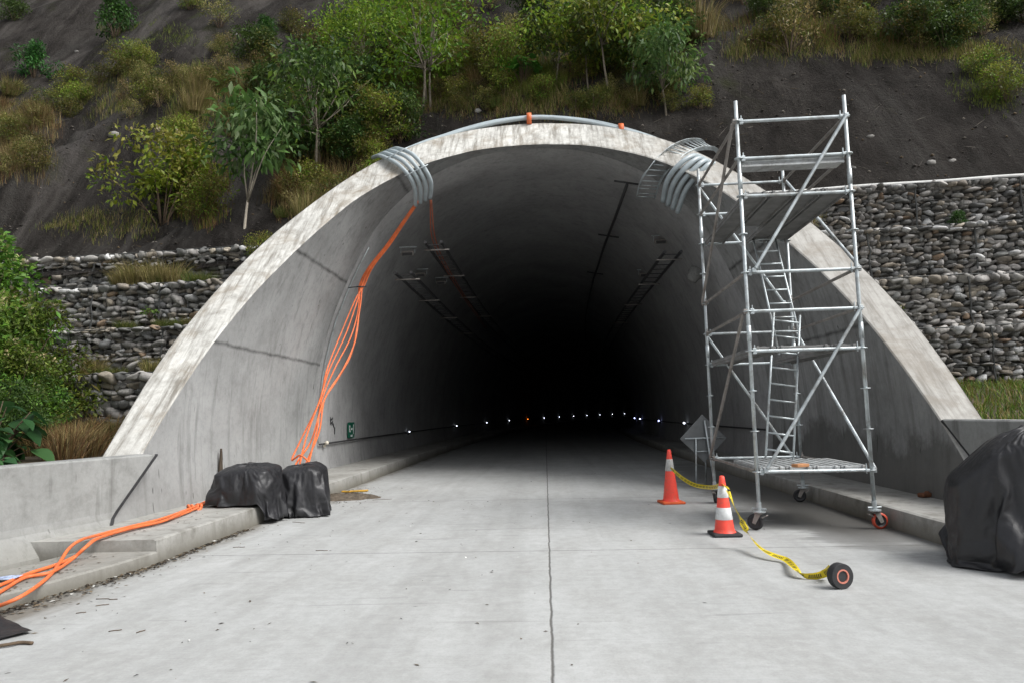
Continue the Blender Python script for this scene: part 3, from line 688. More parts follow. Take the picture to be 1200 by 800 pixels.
def shrub_proto(name, h, wd, nclump, per, size, cols, *, spread=.19, stem='twig', flowers=None, low=.15, elong=2.2, droop=.2, trunks=0, fork=.45, crown_lo=.45, stemr=.018, nlimb=9):
    """h overall height, wd crown width. trunks=0: a bush branching at the ground, else a small tree"""
    r = bpy.data.objects.new(name, None); col.objects.link(r); r.empty_display_size = .2
    cs = []; lim = MB()
    zlo = crown_lo if trunks else low
    for _ in range(nclump):
        a = rng.uniform(0, 2*math.pi); q = rng.random()**.5; z = zlo+(1-zlo)*rng.random()
        prof = math.sin(math.pi*min(1, max(.06, .12+.88*(z-zlo)/(1.02-zlo))))**.6
        lob = 1+.28*math.sin(2*a+name.__len__())+.16*math.sin(5*a+1)
        cs.append((math.cos(a)*q*wd/2*prof*lob, math.sin(a)*q*wd/2*prof*lob, z*h))
    cs = np.array(cs)
    if trunks:
        for t in range(trunks):
            a = 2*math.pi*t/max(trunks, 1)+rng.uniform(0, 1); base = Vector((math.cos(a)*.12*(trunks > 1), math.sin(a)*.12*(trunks > 1), -.1))
            fz = h*fork*rng.uniform(.85, 1.15); f = base+Vector((rng.normal(0, .025)*h, rng.normal(0, .025)*h, fz+.1))
            mid = base.lerp(f, .5)+Vector((rng.normal(0, .03), rng.normal(0, .03), 0))
            lim.tube(spline([base, mid, f], 4), [stemr*1.5*(1-.4*i/8) for i in range(9)], 6)
            for c in cs[t::trunks][:nlimb]:
                e = Vector(c); md = f.lerp(e, .5)+Vector((rng.normal(0, .05)*h, rng.normal(0, .05)*h, rng.uniform(-.02, .07)*h))
                f = f+Vector((0, 0, rng.uniform(-.05, .03)*h*.5))
                lim.tube(spline([f-Vector((0, 0, .02)), md, e], 3), [stemr*.75*(1-.8*i/6) for i in range(7)], 5)
    else:
        for c in cs[:14]:
            e = Vector(c); lim.tube(spline([(c[0]*.08, c[1]*.08, -.08), (c[0]*.45, c[1]*.45, c[2]*.6), e], 3), [stemr*(1-.75*i/6) for i in range(7)], 5)
    parts = [leaves(cs, int(per*1.5), max(spread*wd, size*1.2), size, cols, droop, elong)]
    if flowers is not None:
        top = cs[np.argsort(-cs[:, 2])[:max(3, nclump//4)]]; parts.append(leaves(top+[0, 0, .06*h], 10, .05, .05, flowers, -.3, 1.2))
    V, F, C = merge(parts)
    link('foliage', np_mesh('foliage', V, F, C), M['leaf'], r)
    lim.build('trunk' if trunks else 'stem', M['palebark'] if stem == 'pale' else (M['bark'] if stem == 'bark' else M['twig']), r, True)
    return r
protos = {}
FLOW = [(.42, .38, .22), (.5, .42, .2)]
protos['bright'] = shrub_proto('bush', 2.0, 1.9, 46, 46, .115, G_BRIGHT, flowers=FLOW, droop=.15)
protos['bright2'] = shrub_proto('bush', 1.6, 2.0, 40, 44, .10, G_BRIGHT+G_OLIVE, droop=.1)
protos['dark'] = shrub_proto('bush', 1.5, 1.6, 44, 50, .10, G_DARK, droop=.2)
protos['lush'] = shrub_proto('bush', 1.0, 1.2, 30, 44, .10, G_LUSH, droop=.2)
protos['olive'] = shrub_proto('bush', 1.3, 1.5, 34, 40, .085, G_OLIVE, droop=.1)
protos['dry'] = shrub_proto('bush', 1.2, 1.3, 30, 36, .075, STRAW+G_OLIVE, droop=-.1, elong=3)
protos['sapling'] = shrub_proto('sapling', 3.2, 2.5, 28, 26, .20, [(.075, .15, .035), (.10, .18, .05), (.045, .10, .025), (.14, .20, .08)], stem='pale', trunks=1, fork=.42, crown_lo=.66, droop=.45, elong=2.6, stemr=.026, spread=.16, nlimb=4)
protos['tree_yellow'] = shrub_proto('tree', 3.4, 3.4, 64, 48, .125, [(.16, .25, .02), (.22, .29, .03), (.12, .20, .02), (.07, .13, .02)], stem='bark', trunks=3, fork=.35, crown_lo=.28, droop=.15, stemr=.024)
protos['tree_dark'] = shrub_proto('tree', 3.2, 2.9, 44, 34, .17, G_DARK+[(.10, .17, .03), (.13, .20, .03)], stem='bark', trunks=2, fork=.3, crown_lo=.22, droop=.45, elong=2.6, stemr=.026)
protos['tree_slim'] = shrub_proto('sapling', 2.7, 2.1, 40, 30, .13, G_DARK[:2]+G_BRIGHT+G_OLIVE[:1], stem='bark', trunks=1, fork=.5, crown_lo=.42, droop=.3, stemr=.02)
protos['tree_small'] = shrub_proto('sapling', 1.9, 2.0, 36, 36, .15, [(.06, .12, .03), (.08, .15, .04), (.13, .19, .05)], stem='bark', trunks=1, fork=.45, crown_lo=.5, droop=.5, elong=2.7, stemr=.02)
protos['near'] = shrub_proto('bush', 2.3, 2.0, 130, 62, .07, [(.09, .18, .02), (.12, .21, .025), (.07, .14, .02), (.17, .24, .04)]+G_OLIVE[2:3], spread=.12, flowers=[(.42, .40, .22), (.5, .45, .22)], droop=.15)
protos['near_dark'] = shrub_proto('bush', 1.6, 1.7, 110, 60, .07, G_DARK+G_BRIGHT[2:3], spread=.13, droop=.2)
def bigleaf(name, n, h, size, cols):
    r = bpy.data.objects.new(name, None); col.objects.link(r)
    V = []; F = []; C = []; b = 0; st = MB()
    for i in range(n):
        a = rng.uniform(0, 2*math.pi); rad = rng.random()**.6*.55*h; z = h*(.3+.7*rng.random())*(1-.35*rad/(.55*h))
        p = Vector((math.cos(a)*rad, math.sin(a)*rad, z)); L = size*rng.uniform(.6, 1.2); tilt = rng.uniform(-.55, .15)
        d = Vector((math.cos(a+rng.normal(0, .6)), math.sin(a+rng.normal(0, .6)), tilt)).normalized(); u = d.cross(Vector((rng.normal(0, .25), rng.normal(0, .25), 1))).normalized(); nn = u.cross(d)
        st.tube(spline([(p.x*.15, p.y*.15, -.05), p*.6, p], 3), [.010, .010, .009, .008, .007, .006, .005], 5)
        prof = [(0, .02), (.12, .30), (.3, .46), (.5, .44), (.7, .32), (.87, .15), (1, .0)]
        vs = []
        for t, w_ in prof:
            c = p+d*L*t+Vector((0, 0, -1))*L*.35*t*t
            vs += [c+u*w_*L+nn*w_*L*.22, c, c-u*w_*L+nn*w_*L*.22]
        V.append(np.array([tuple(q) for q in vs])); k = len(prof)
        f = []
        for j in range(k-1):
            q = j*3; f += [(q, q+1, q+4, q+3), (q+1, q+2, q+5, q+4)]
        F.append(np.array(f)+b); b += k*3; cc = np.array(cols[rng.integers(len(cols))])*rng.uniform(.75, 1.3); C.append(np.tile(cc, (k*3, 1)))
    link('foliage', np_mesh('foliage', np.vstack(V), np.vstack(F), np.vstack(C)), M['leaf'], r, True); st.build('stem', M['twig'], r, True); return r
protos['bigleaf'] = bigleaf('broadleaf_plant', 60, .9, .26, [(.03, .10, .03), (.045, .13, .04), (.025, .08, .028)])
protos['midleaf'] = bigleaf('broadleaf_plant', 46, .9, .24, [(.06, .16, .02), (.09, .19, .03), (.05, .12, .02)])
def tuft(name, n, h, rad, cols, lean=.45, w_=.008):
    a = rng.uniform(0, 2*math.pi, n); q = rng.random(n)**.5*rad; pos = np.c_[np.cos(a)*q, np.sin(a)*q, np.full(n, -.05)]
    out = np.c_[np.cos(a), np.sin(a), np.zeros(n)]*.8
    V, F, C = blades(pos, h, w_, lean, cols, out); o = link(name, np_mesh(name, V, F, C), M['grass']); return o
protos['tuft_straw'] = tuft('grass_tuft', 420, .95, .34, STRAW, .5)
protos['tuft_brown'] = tuft('grass_tuft', 380, .75, .32, BROWN+STRAW[:2], .7)
protos['tuft_green'] = tuft('grass_tuft', 420, .6, .34, [(.09, .13, .025), (.12, .14, .03), (.16, .15, .05), (.05, .10, .02)], .6)
used = set()
def plant(kind, pos, s, label=None, cat=None, group=None, sz=None):
    src = protos[kind]
    if kind in used: o = copy_tree(src)
    else: o = src; used.add(kind)
    o.location = pos; o.rotation_euler = (0, 0, rng.uniform(0, 6.28)); o.scale = (s, s, (sz or s))
    for k in ('label', 'category', 'group'):
        if k in o: del o[k]
    tag(o, label, cat, group); return o
def hp(x, y):
    p = at_hill(x, y); return (p[0], p[1], hill(p[0], p[1])-.05)

# named plants, each set where the photograph shows it
sp = hp(291, 262); plant('sapling', (sp[0], sp[1]-.25, 5.45), 1.2, 'slim sapling with forked pale trunk growing on the top left gabion', 'tree')
plant('bright', hp(190, 262), 1.32, 'tall bright green bush with yellowish tips left of the forked sapling', 'bush')
plant('bright2', hp(235, 258), .75, 'green bush squeezed between the tall bright bush and the forked sapling', 'bush')
plant('tree_dark', hp(372, 200), 1.12, 'dark leafy tree on the slope above the left shoulder of the arch', 'tree')
plant('tree_yellow', hp(500, 128), 1.22, 'wide yellow green tree with several thin stems above the hanging left conduits', 'tree')
plant('tree_yellow', hp(425, 95), .85, 'smaller yellow green tree between the dark leafy tree and the wide one', 'tree')
plant('midleaf', hp(612, 100), 1.15, 'broad leaved light green plant directly above the crown of the arch', 'plant')
plant('tree_slim', hp(650, 98), 1.0, 'slim tree with forked bare stem right of the broad leaved plant', 'tree')
for (x, y), s, l in (((690, 108), 1.05, 'leftmost of the three thin stemmed trees above the right of the crown'), ((715, 113), 1.2, 'middle one of the three thin stemmed trees above the right of the crown'), ((740, 112), 1.05, 'rightmost of the three thin stemmed trees above the right of the crown')):
    plant('tree_slim', hp(x, y), s, l, 'tree', 'thin stemmed trees above the crown')
plant('tree_small', hp(781, 136), 1.12, 'small drooping tree standing alone above the right shoulder of the arch', 'tree')
plant('bright2', hp(822, 128), .42, 'little leafy bush beside the small drooping tree', 'bush')
plant('lush', hp(135, 42), 1.35, 'dense round dark green bush near the top of the bare left slope', 'bush', sz=1.7)
plant('lush', hp(40, 90), 1.05, 'round bright green bush above the dry grass at far left', 'bush', sz=1.3)
plant('dark', hp(18, 28), .8, 'dark bush cut by the top left corner of the picture', 'bush')
plant('lush', hp(312, 42), .7, 'small round green bush on the dark soil left of the yellow trees', 'bush')
plant('dry', hp(258, 32), 1.0, 'dry straw coloured bush near the top of the left slope', 'bush')
plant('olive', hp(340, 38), .7, 'small grey green bush just right of the small round green one', 'bush')
plant('bright2', hp(222, 12), .6, 'yellow green bush at the top edge left of the dry bush', 'bush')
plant('dark', hp(310, 130), 1.1, 'dark bush behind the crown of the forked sapling', 'bush')
plant('olive', hp(140, 90), .9, 'olive bush among dry grass below the dense round bush', 'bush')
plant('midleaf', hp(1003, 28), .9, 'light broad leaved plant on the ledge above the scaffold', 'plant')
plant('dry', hp(925, 62), 1.3, 'dry yellowish shrub on the ledge left of the light broad leaved plant', 'bush')
plant('tuft_straw', hp(818, 45), 1.35, 'straw coloured grass clump on the ledge right of the thin stemmed trees', 'grass clump')
plant('bright2', hp(1180, 118), .55, 'lower of two low green patches on bare soil at the right edge', 'bush')
plant('bright2', hp(1150, 92), .5, 'upper of two low green patches on bare soil at the right edge', 'bush')
# undergrowth on the wild slope
def hillok(x, y): return True
UND = 'scrubby bushes crowding the slope above the arch'
LAB = {'olive': 'olive green scrub bush crowding the wild slope above and left of the arch', 'dark': 'small dark green scrub bush crowding the wild slope above and left of the arch',
       'bright2': 'low yellow green scrub bush crowding the wild slope above and left of the arch', 'dry': 'dry brownish scrub bush crowding the wild slope above and left of the arch'}
spots = []
def scatter(x0, x1, y0, y1, n, kinds, smin, smax):
    for _ in range(n):
        x, y = rng.uniform(x0, x1), rng.uniform(y0, y1); spots.append((x, y, kinds[rng.integers(len(kinds))], rng.uniform(smin, smax)))
scatter(300, 470, 60, 190, 26, ['dark', 'olive', 'bright2', 'dark'], .5, 1.0)
scatter(385, 620, 0, 105, 34, ['bright2', 'olive', 'bright2', 'dry'], .6, 1.15)
scatter(600, 800, 0, 75, 34, ['dark', 'olive', 'dark', 'bright2'], .6, 1.1)
scatter(440, 790, 70, 132, 40, ['olive', 'dry', 'olive', 'bright2'], .28, .55)
scatter(180, 330, 60, 130, 14, ['dry', 'olive', 'dry'], .45, .8)
scatter(200, 460, 140, 245, 40, ['olive', 'bright2', 'dark', 'bright2', 'dry'], .35, .8)
scatter(70, 240, 70, 150, 16, ['dry', 'olive', 'bright2'], .4, .7)
scatter(-10, 70, 110, 210, 10, ['dry', 'olive', 'dry'], .5, .8)
spots = [q for q in spots if not (235 < q[0] < 335 and q[1] > 165)]
for x, y, k, s in spots: plant(k, hp(x, y), s, LAB[k], 'bush', UND)
spots = []; scatter(850, 1215, -30, 62, 44, ['olive', 'dark', 'dry', 'olive'], .55, 1.0)
LAB2 = {'olive': 'olive scrub bush in the belt of plants on the ledge at the top right', 'dark': 'dark green scrub bush in the belt of plants on the ledge at the top right', 'dry': 'dry scrub bush in the belt of plants on the ledge at the top right'}
for x, y, k, s in spots: plant(k, hp(x, y), s, LAB2[k], 'bush', 'scrub on the right hand ledge')
# dry grass clumps
spots = []; scatter(215, 300, 95, 165, 8, ['tuft_straw'], .5, .9); scatter(0, 60, 110, 210, 8, ['tuft_straw', 'tuft_brown'], .5, .9)
scatter(200, 440, 190, 262, 12, ['tuft_brown', 'tuft_straw', 'tuft_green'], .5, .9); scatter(440, 760, 85, 132, 10, ['tuft_straw', 'tuft_green', 'tuft_brown'], .35, .6)
LAB3 = {'tuft_straw': 'straw coloured grass clump growing on the hillside', 'tuft_brown': 'reddish brown dry grass clump growing on the hillside', 'tuft_green': 'greenish grass clump growing on the hillside'}
spots = [q for q in spots if not (250 < q[0] < 330 and q[1] > 180)]
for x, y, k, s in spots: plant(k, hp(x, y), s, LAB3[k], 'grass clump', 'grass clumps on the hillside')
# loose grass covering parts of the slope, one mass of blades
HG = [(.13, .19, .02), (.18, .21, .035), (.09, .15, .02)]
PA = [(250, 115, 55, 38, 50, .40, STRAW+HG), (25, 165, 45, 45, 50, .42, STRAW+BROWN), (130, 112, 60, 25, 22, .28, STRAW+HG), (320, 225, 120, 35, 80, .38, BROWN+STRAW), (235, 250, 30, 18, 22, .35, BROWN+HG),
      (600, 112, 160, 16, 70, .22, STRAW+HG), (630, 95, 28, 16, 26, .28, HG), (590, 126, 190, 9, 60, .18, STRAW+HG+BROWN), (400, 160, 60, 30, 40, .3, BROWN+HG), (450, 110, 70, 50, 60, .3, STRAW+BROWN+HG), (820, 32, 30, 14, 22, .4, STRAW), (1030, 62, 190, 12, 70, .2, HG+STRAW),
      (960, 40, 130, 18, 50, .35, HG+BROWN), (1160, 100, 40, 22, 26, .12, HG), (115, 266, 60, 8, 16, .18, HG+STRAW), (560, 60, 180, 40, 70, .25, BROWN+HG), (170, 40, 60, 14, 20, .15, HG), (720, 60, 90, 40, 40, .25, BROWN+HG)]
parts = []
for cx, cy, rx, ry, ns, h_, cl_ in PA:
    for _ in range(ns):
        a_ = rng.uniform(0, 6.28); q_ = rng.random()**.6; sx_, sy_ = cx+rx*q_*math.cos(a_), cy+ry*q_*math.sin(a_)
        if 262 < sx_ < 322 and sy_ > 190: continue
        p = at_hill(sx_, sy_); nb_ = int(rng.uniform(60, 130))
        X = p[0]+rng.normal(0, .17, nb_); Y = p[1]+rng.normal(0, .14, nb_)
        pos = np.c_[X, Y, [hill(u_, v_)-.03 for u_, v_ in zip(X, Y)]]
        parts.append(blades(pos, h_*rng.uniform(.7, 1.6), .0052, .6, np.array(cl_)*rng.uniform(.7, 1.25), np.array([rng.normal(0, .6), -.15, 0])))
V, F, C = merge(parts)
tag(link('hillside_grass', np_mesh('hillside_grass', V, F, C), M['grass']), 'dry and green grass growing in patches over the hillside', 'grass', kind='stuff')
# grass on the ledge of the left gabions
for _ in range(16):
    x = rng.uniform(-9.8, -7.6); plant('tuft_straw' if rng.random() < .6 else 'tuft_green', (x, 15.25-.1*(x+6), 4.55), rng.uniform(.4, .75), 'grass clump on the ledge below the topmost left gabion tier', 'grass clump', 'grass clumps on the left gabion ledge')
for zt_, y0_, n_, l_ in ((3.48, 14.62, 9, 'small weed tuft on the ledge above the second left gabion tier'), (2.46, 13.9, 9, 'small weed tuft on the ledge above the lowest left gabion tier')):
    for _ in range(n_):
        x = rng.uniform(-9.6, -6.9); plant('tuft_straw' if rng.random() < .4 else 'tuft_green', (x, y0_-.1*(x+6), zt_), rng.uniform(.25, .5), l_, 'grass clump', 'weeds on the lower left gabion ledges')
# left bank thicket in front of the gabions
LB = [('near', -10.2, 12.4, 1.2, 'tall fresh green bush at left edge hiding the ends of the gabion tiers'), ('near', -9.35, 11.9, .8, 'green bush with pale yellow flower heads in front of the tall fresh green bush'),
      ('near_dark', -8.55, 10.7, .75, 'dark green bush low behind the left barrier wall'), ('near', -9.5, 10.9, .85, 'yellow green bush beside the flowering one at the left edge'), ('near_dark', -9.25, 12.2, .85, 'dark bush nearest to the second gabion tier on the left bank'),
      ('near', -11.15, 12.8, 1.8, 'rearmost and highest yellow green bush on the left bank'), ('near', -10.1, 11.5, 1.25, 'bushy green shrub cut by the left edge of the picture'), ('near_dark', -9.4, 10.2, .9, 'dark shrub cut by the left edge above the broad leaves'),
      ('near', -10.4, 13.0, 1.25, 'green bush in front of the ends of the third gabion tier'), ('dry', -10.7, 13.1, 2.2, 'tall dry bush rising behind the highest green bush on the left bank'), ('dry', -9.7, 12.9, 1.2, 'dry brownish bush between the tall fresh green bush and the gabion tiers')]
for k, x, y, s, l in LB: plant(k, (x, y, lbank(x, y)-.05), s, l, 'bush')
BL = [(-6.95, 8.3, .62, 'broad leaved dark green plant nearest to the left barrier wall'), (-7.45, 8.75, .85, 'broad leaved dark green plant second from the left barrier wall'), (-7.75, 9.4, 1.25, 'taller broad leaved dark green plant at the left edge')]
for x, y, s, l in BL: plant('bigleaf', (x, y, lbank(x, y)-.05), s, l, 'plant')
for _ in range(22):
    x, y = rng.uniform(-8.9, -7.0), rng.uniform(10.0, 13.2); plant('tuft_brown' if rng.random() < .6 else 'tuft_green', (x, y, lbank(x, y)-.03), rng.uniform(.5, .95), 'grass clump at the foot of the left bank bushes', 'grass clump', 'grass clumps on the left bank')
# plants rooted in the gabions
plant('midleaf', (-8.55, 14.68, 3.75), .32, 'little green sprout rooted between stones of a left gabion', 'plant')
plant('bright2', (-6.45, 15.45, 5.1), .4, 'small leafy shoot at the foot of the forked sapling', 'plant')
plant('lush', (8.35, 14.05, 4.98), .3, 'small bright green tuft on the third right gabion tier', 'plant')
plant('dry', (6.5, 13.3, 2.85), .4, 'dry yellow weed between rim and right gabions', 'plant')
plant('olive', (6.75, 13.3, 2.4), .3, 'olive weed lowest between rim and right gabions', 'plant')
plant('dry', (5.35, 13.9, 5.0), .5, 'dry weed behind scaffold beside the topmost right gabion', 'plant')
# grass strip on the right bank, one mass of blades
n = 16000; X = rng.uniform(5.6, 14, n); Y = rng.uniform(7.5, 13.6, n); keep = X > 5.62+.14*np.maximum(0, 9.1-Y)+.2; X, Y = X[keep], Y[keep]
pos = np.c_[X, Y, [rbank(a, c)-.03 for a, c in zip(X, Y)]]
V, F, C = blades(pos, .20, .008, .6, [(.10, .16, .02), (.14, .17, .03), (.20, .17, .05), (.06, .12, .02), (.09, .15, .02), (.24, .19, .08)])
tag(link('grass', np_mesh('grass', V, F, C), M['grass']), 'green and yellow grass strip on the right bank below the gabions', 'grass', kind='stuff')
for k, s in list(protos.items()):
    if k not in used:
        for ch in list(s.children): bpy.data.objects.remove(ch)
        bpy.data.objects.remove(s)
# loose pale stones on the slope
sto = None
def rock(pos, s, label, group):
    k = ICO.copy(); k = np.sign(k)*np.abs(k)**.8*(1+.25*np.sin(k @ rng.normal(0, 2.5, 3)))[:, None]*[s, s*.8, s*.65]
    o = link('rock', np_mesh('rock', k, ICF, np.tile([.3, .29, .27], (len(k), 1))), M['stone'], None, False); o.location = pos; tag(o, label, 'rock', group)
rock(hp(135, 158), .17, 'pale rock on the bare gully beside the tall bright bush', None)
for x, y in ((60, 145), (90, 60), (352, 42), (345, 62), (278, 40), (375, 33), (825, 170), (1000, 195), (1090, 190), (1115, 188), (1020, 160), (700, 122), (560, 130)):
    rock(hp(x, y), rng.uniform(.06, .11), 'small loose stone lying on the bare soil of the hillside', 'loose stones on the hillside')

OCT = np.array([[1, 0, 0], [-1, 0, 0], [0, 1, 0], [0, -1, 0], [0, 0, 1], [0, 0, -1]], float); OCF = np.array([[0, 2, 4], [2, 1, 4], [1, 3, 4], [3, 0, 4], [2, 0, 5], [1, 2, 5], [3, 1, 5], [0, 3, 5]])
V = []; F = []; C = []; nb = 0
for _ in range(6500):
    x = rng.uniform(-18, 15); wl_ = 1-sm(-.5, 4.5, x); yb_ = (15.9-.1*(x+6))*wl_+(15.05-.1*(x-6))*(1-wl_); y = yb_+.15+rng.random()*8
    if inside(x, y, hill(x, y)-.1): continue
    sz = .012+.05*rng.random()**4; k = OCT*rng.uniform(.6, 1.4, (6, 1))*sz*[1, 1, .7]; a_ = rng.uniform(0, 6.28); c_, s_ = math.cos(a_), math.sin(a_)
    if rng.random() < .22: k = OCT*[rng.uniform(.08, .3), .007, .007]*[1, 1, 1]; k[:, 2] += k[:, 0]*rng.normal(0, .5)
    k = np.c_[k[:, 0]*c_-k[:, 1]*s_, k[:, 0]*s_+k[:, 1]*c_, k[:, 2]]
    V.append(k+[x, y, hill(x, y)+.005]); F.append(OCF+nb); nb += 6; cc = np.array(((.05, .045, .04), (.09, .08, .07), (.16, .145, .12), (.03, .025, .02), (.11, .085, .05), (.24, .22, .19))[rng.choice(6, p=[.3, .25, .15, .15, .1, .05])]); C.append(np.tile(cc*rng.uniform(.7, 1.3), (6, 1)))
tag(link('rubble', np_mesh('rubble', np.vstack(V), np.vstack(F), np.vstack(C)), M['litter']), 'crumbs of stone, roots and dead twigs strewn over the hillside soil', 'rubble', kind='stuff')

# ------------------------------------------------------------------ scaffold tower
SX, SY, SA = 2.600, 8.907, -.0268; W, L, Z0, NKZ = 1.3754, 2.574, .71, .5
sc = root('scaffold_tower', 'tall wheeled galvanised scaffold tower with ladders and decks beside the right tunnel wall', 'scaffold', (SX, SY, 0), SA)
def sl(p):   # world -> scaffold local
    x, y = p[0]-SX, p[1]-SY; c, s = math.cos(-SA), math.sin(-SA); return Vector((x*c-y*s, x*s+y*c, p[2]))
def zk(k): return Z0+NKZ*k
PT = {'FL': (0, 0), 'FR': (W, 0), 'BL': (0, L), 'BR': (W, L)}
def P(c, k): return Vector((*PT[c], zk(k)))
for c in PT:
    mb = MB(); x, y = PT[c]; mb.tube([(x, y, .27), (x, y, zk(9)+.28)], .0242, 12)
    for k in range(0, 10): mb.lathe([(.0245, -.005), (.058, -.005), (.058, .005), (.0245, .005)], (x, y, zk(k)), 12)
    for z in (zk(3)+.22, zk(7)+.2): mb.lathe([(.0245, -.1), (.030, -.1), (.030, .1), (.0245, .1)], (x, y, z), 12)
    mb.build('standard_post', M['galv'], sc, True)
def wedge(mb, p, d):
    mb.box(p+d*.055, (.05, .035, .075), Vector((1, 0, 0)).rotation_difference(d).to_matrix().to_4x4(), .006)
def ledger(a, b, r=.0215, mat='galv', name='ledger'):
    mb = MB(); d = (b-a).normalized(); mb.tube([a+d*.06, b-d*.06], r, 10); wedge(mb, a, d); wedge(mb, b, -d)
    for q, dd in ((a, d), (b, -d)): mb.box(q+dd*.06+Vector((0, 0, .02)), (.012, .012, .12))
    mb.build(name, M[mat], sc, False)
for k in (9, 8, 7, 5, 4, 3, 0): ledger(P('FL', k), P('FR', k))
for k in (9, 8, 7, 4, 3, 0): ledger(P('BL', k), P('BR', k))
for k in (9, 8, 5, 4, 0):
    ledger(P('FL', k), P('BL', k), .0215, 'galvdull_shade'); ledger(P('FR', k), P('BR', k), .0215, 'galvdull_shade')  # side ledgers take the darker copy, shade put into the colour
def brace(a, b, off, mat='galv'):
    mb = MB(); o = Vector(off)*.05; d = (b-a).normalized(); mb.tube([a+o+d*.03, b+o-d*.03], .0215, 10)
    for q in (a, b): mb.box(q+o*.6, (.05, .05, .06), None, .006)
    mb.build('diagonal_brace', M[mat], sc, False)
e = Vector((.10, 0, .02))
brace(P('FR', 9), P('FL', 5)+e, (0, -1, 0)); brace(P('FR', 4), P('FL', 0)+e, (0, -1, 0))
brace(P('BL', 9), P('BR', 5)-e, (0, 1, 0)); brace(P('BL', 4), P('BR', 0)-e, (0, 1, 0))
brace(P('BR', 9), P('FR', 5), (1, 0, 0)); brace(P('BR', 4), P('FR', 0), (1, 0, 0))
brace(P('FL', 9), P('BL', 5), (-1, 0, 0), 'galvdull_shade'); brace(P('FL', 4), P('BL', 0), (-1, 0, 0), 'galvdull_shade')  # left braces in the darker steel, their shadow painted as colour
def plank(x0, x1, y0, y1, z, mat, name='deck_plank', hooks=True):
    mb = MB(); mb.box(((x0+x1)/2, (y0+y1)/2, z), (x1-x0-.012, y1-y0, .045), None, .006)
    n = 3
    for i in range(n):       # raised ribs along the plank
        x = x0+(x1-x0)*(i+.5)/n; mb.box((x, (y0+y1)/2, z+.026), ((x1-x0)/n*.55, y1-y0-.04, .012))
    for i in range(2): mb.box((x0+.03+(x1-x0-.06)*i, (y0+y1)/2, z-.04), (.02, y1-y0-.02, .04))
    if hooks:
        for x in (x0+.06, x1-.06):
            for y, s in ((y0, -1), (y1, 1)): mb.box((x, y+s*.01, z+.005), (.04, .05, .05), None, .008)
    mb.build(name, M[mat], sc)
for i in range(4): plank(.03+i*.33, .03+(i+1)*.33, .03, (1.36, 1.5, 1.42, 1.33)[i], zk(0)+.03, 'deck')
for i in range(4): plank(.03+i*.33, .03+(i+1)*.33, .03 if i < 3 else .03, L-.03 if i != 1 else L-1.0, zk(7)+.03, 'ply')
plank(.04, .34, .03, L-.03, zk(3)+.03, 'ply'); plank(1.0, 1.34, .03, L-.03, zk(3)+.03, 'ply')
for x0_, x1_ in ((.34, 1.0),): plank(x0_, x1_, .03, .5, zk(3)+.03, 'ply')
mb = MB(); mb.box((W/2, .16, zk(8)-.06), (W-.08, .28, .05), None, .006); mb.box((W/2, .035, zk(8)-.05), (W-.08, .03, .11), None, .006); mb.build('toe_board', M['deck'], sc)
# brick left on the bottom deck is a separate thing
q = onz(938, 546, zk(0)+.075); mb = MB(); mb.box((0, 0, .02), (.2, .1, .04), Matrix.Rotation(.5, 4, 'Z'), .008); o = mb.build('wood_offcut', simple('orange_wood', (.42, .2, .09), .8, 0, .2, 12)); o.location = (q[0], q[1], zk(0)+.068)
tag(o, 'small reddish wood offcut lying on the lowest scaffold deck', 'wood block')
def ladder(bot, top, wid, n, label):
    b, t = sl(bot), sl(top); d = (t-b).normalized(); s = Vector((1, 0, 0)); s = (s-d*s.dot(d)).normalized(); h = s*wid/2
    lad = bpy.data.objects.new('ladder', None); col.objects.link(lad); lad.parent = sc; lad['label'] = label
    for k in (-1, 1):
        mb = MB(); mb.tube([b+h*k, t+h*k], .0165, 8); mb.build('ladder_rail', M['galv'], lad, True)
    for i in range(n):
        p = b.lerp(t, (i+.5)/n); mb = MB(); mb.tube([p-h, p+h], .0135, 8); mb.build('rung', M['galv'], lad, True)
ladder((3.22, 9.95, .78), (3.57, 10.3, 2.85), .37, 9, 'lower ladder leaning to the right')
ladder((3.55, 10.15, 2.25), (3.60, 11.25, 4.30), .345, 9, 'upper ladder leaning to the left and back')
# castors
def castor(c, yaw, rim, label=None):
    r = bpy.data.objects.new('castor', None); col.objects.link(r); r.parent = sc; r.location = (*PT[c], 0); r.rotation_euler = (0, 0, yaw)
    if label: r['label'] = label
    mb = MB(); mb.lathe([(.02, .19), (.02, .22), (.075, .22), (.075, .235), (.03, .24), (.03, .34), (.0, .34)], (0, 0, 0), 16)
    mb.tube([(-.085, 0, .262), (.085, 0, .262)], .012, 8); mb.build('swivel_plate', M['galv'], r, False)
    mb = MB()
    for s in (-1, 1):
        mb.add([(-.03, s*.036, .205), (.045, s*.036, .205), (.085, s*.036, .09), (.045, s*.036, .075), (-.03, s*.041, .205), (.045, s*.041, .205), (.085, s*.041, .09), (.045, s*.041, .075)],
               [(0, 1, 2, 3), (4, 5, 6, 7), (0, 1, 5, 4), (1, 2, 6, 5), (2, 3, 7, 6), (3, 0, 4, 7)])
    mb.box((0.005, 0, .205), (.09, .085, .012)); mb.box((-.06, 0, .17), (.07, .05, .012), Matrix.Rotation(.5, 4, 'Y')); mb.build('fork', M['galvdull_shade'], r)
    Mx = Matrix.Rotation(R(90), 4, 'X')
    mb = MB(); mb.lathe([(.072, -.022), (.095, -.019), (.099, 0), (.095, .019), (.072, .022)], (.055, 0, .1), 28, Mx); mb.build('tyre', M['rubber'] if rim == 'dark' else M['red'], r, True)
    mb = MB(); mb.lathe([(0, -.02), (.02, -.026), (.03, -.012), (.055, -.010), (.073, -.02), (.073, .02), (.055, .010), (.03, .012), (.02, .026), (0, .02)], (.055, 0, .1), 24, Mx); mb.build('rim', M['dark'], r, False)
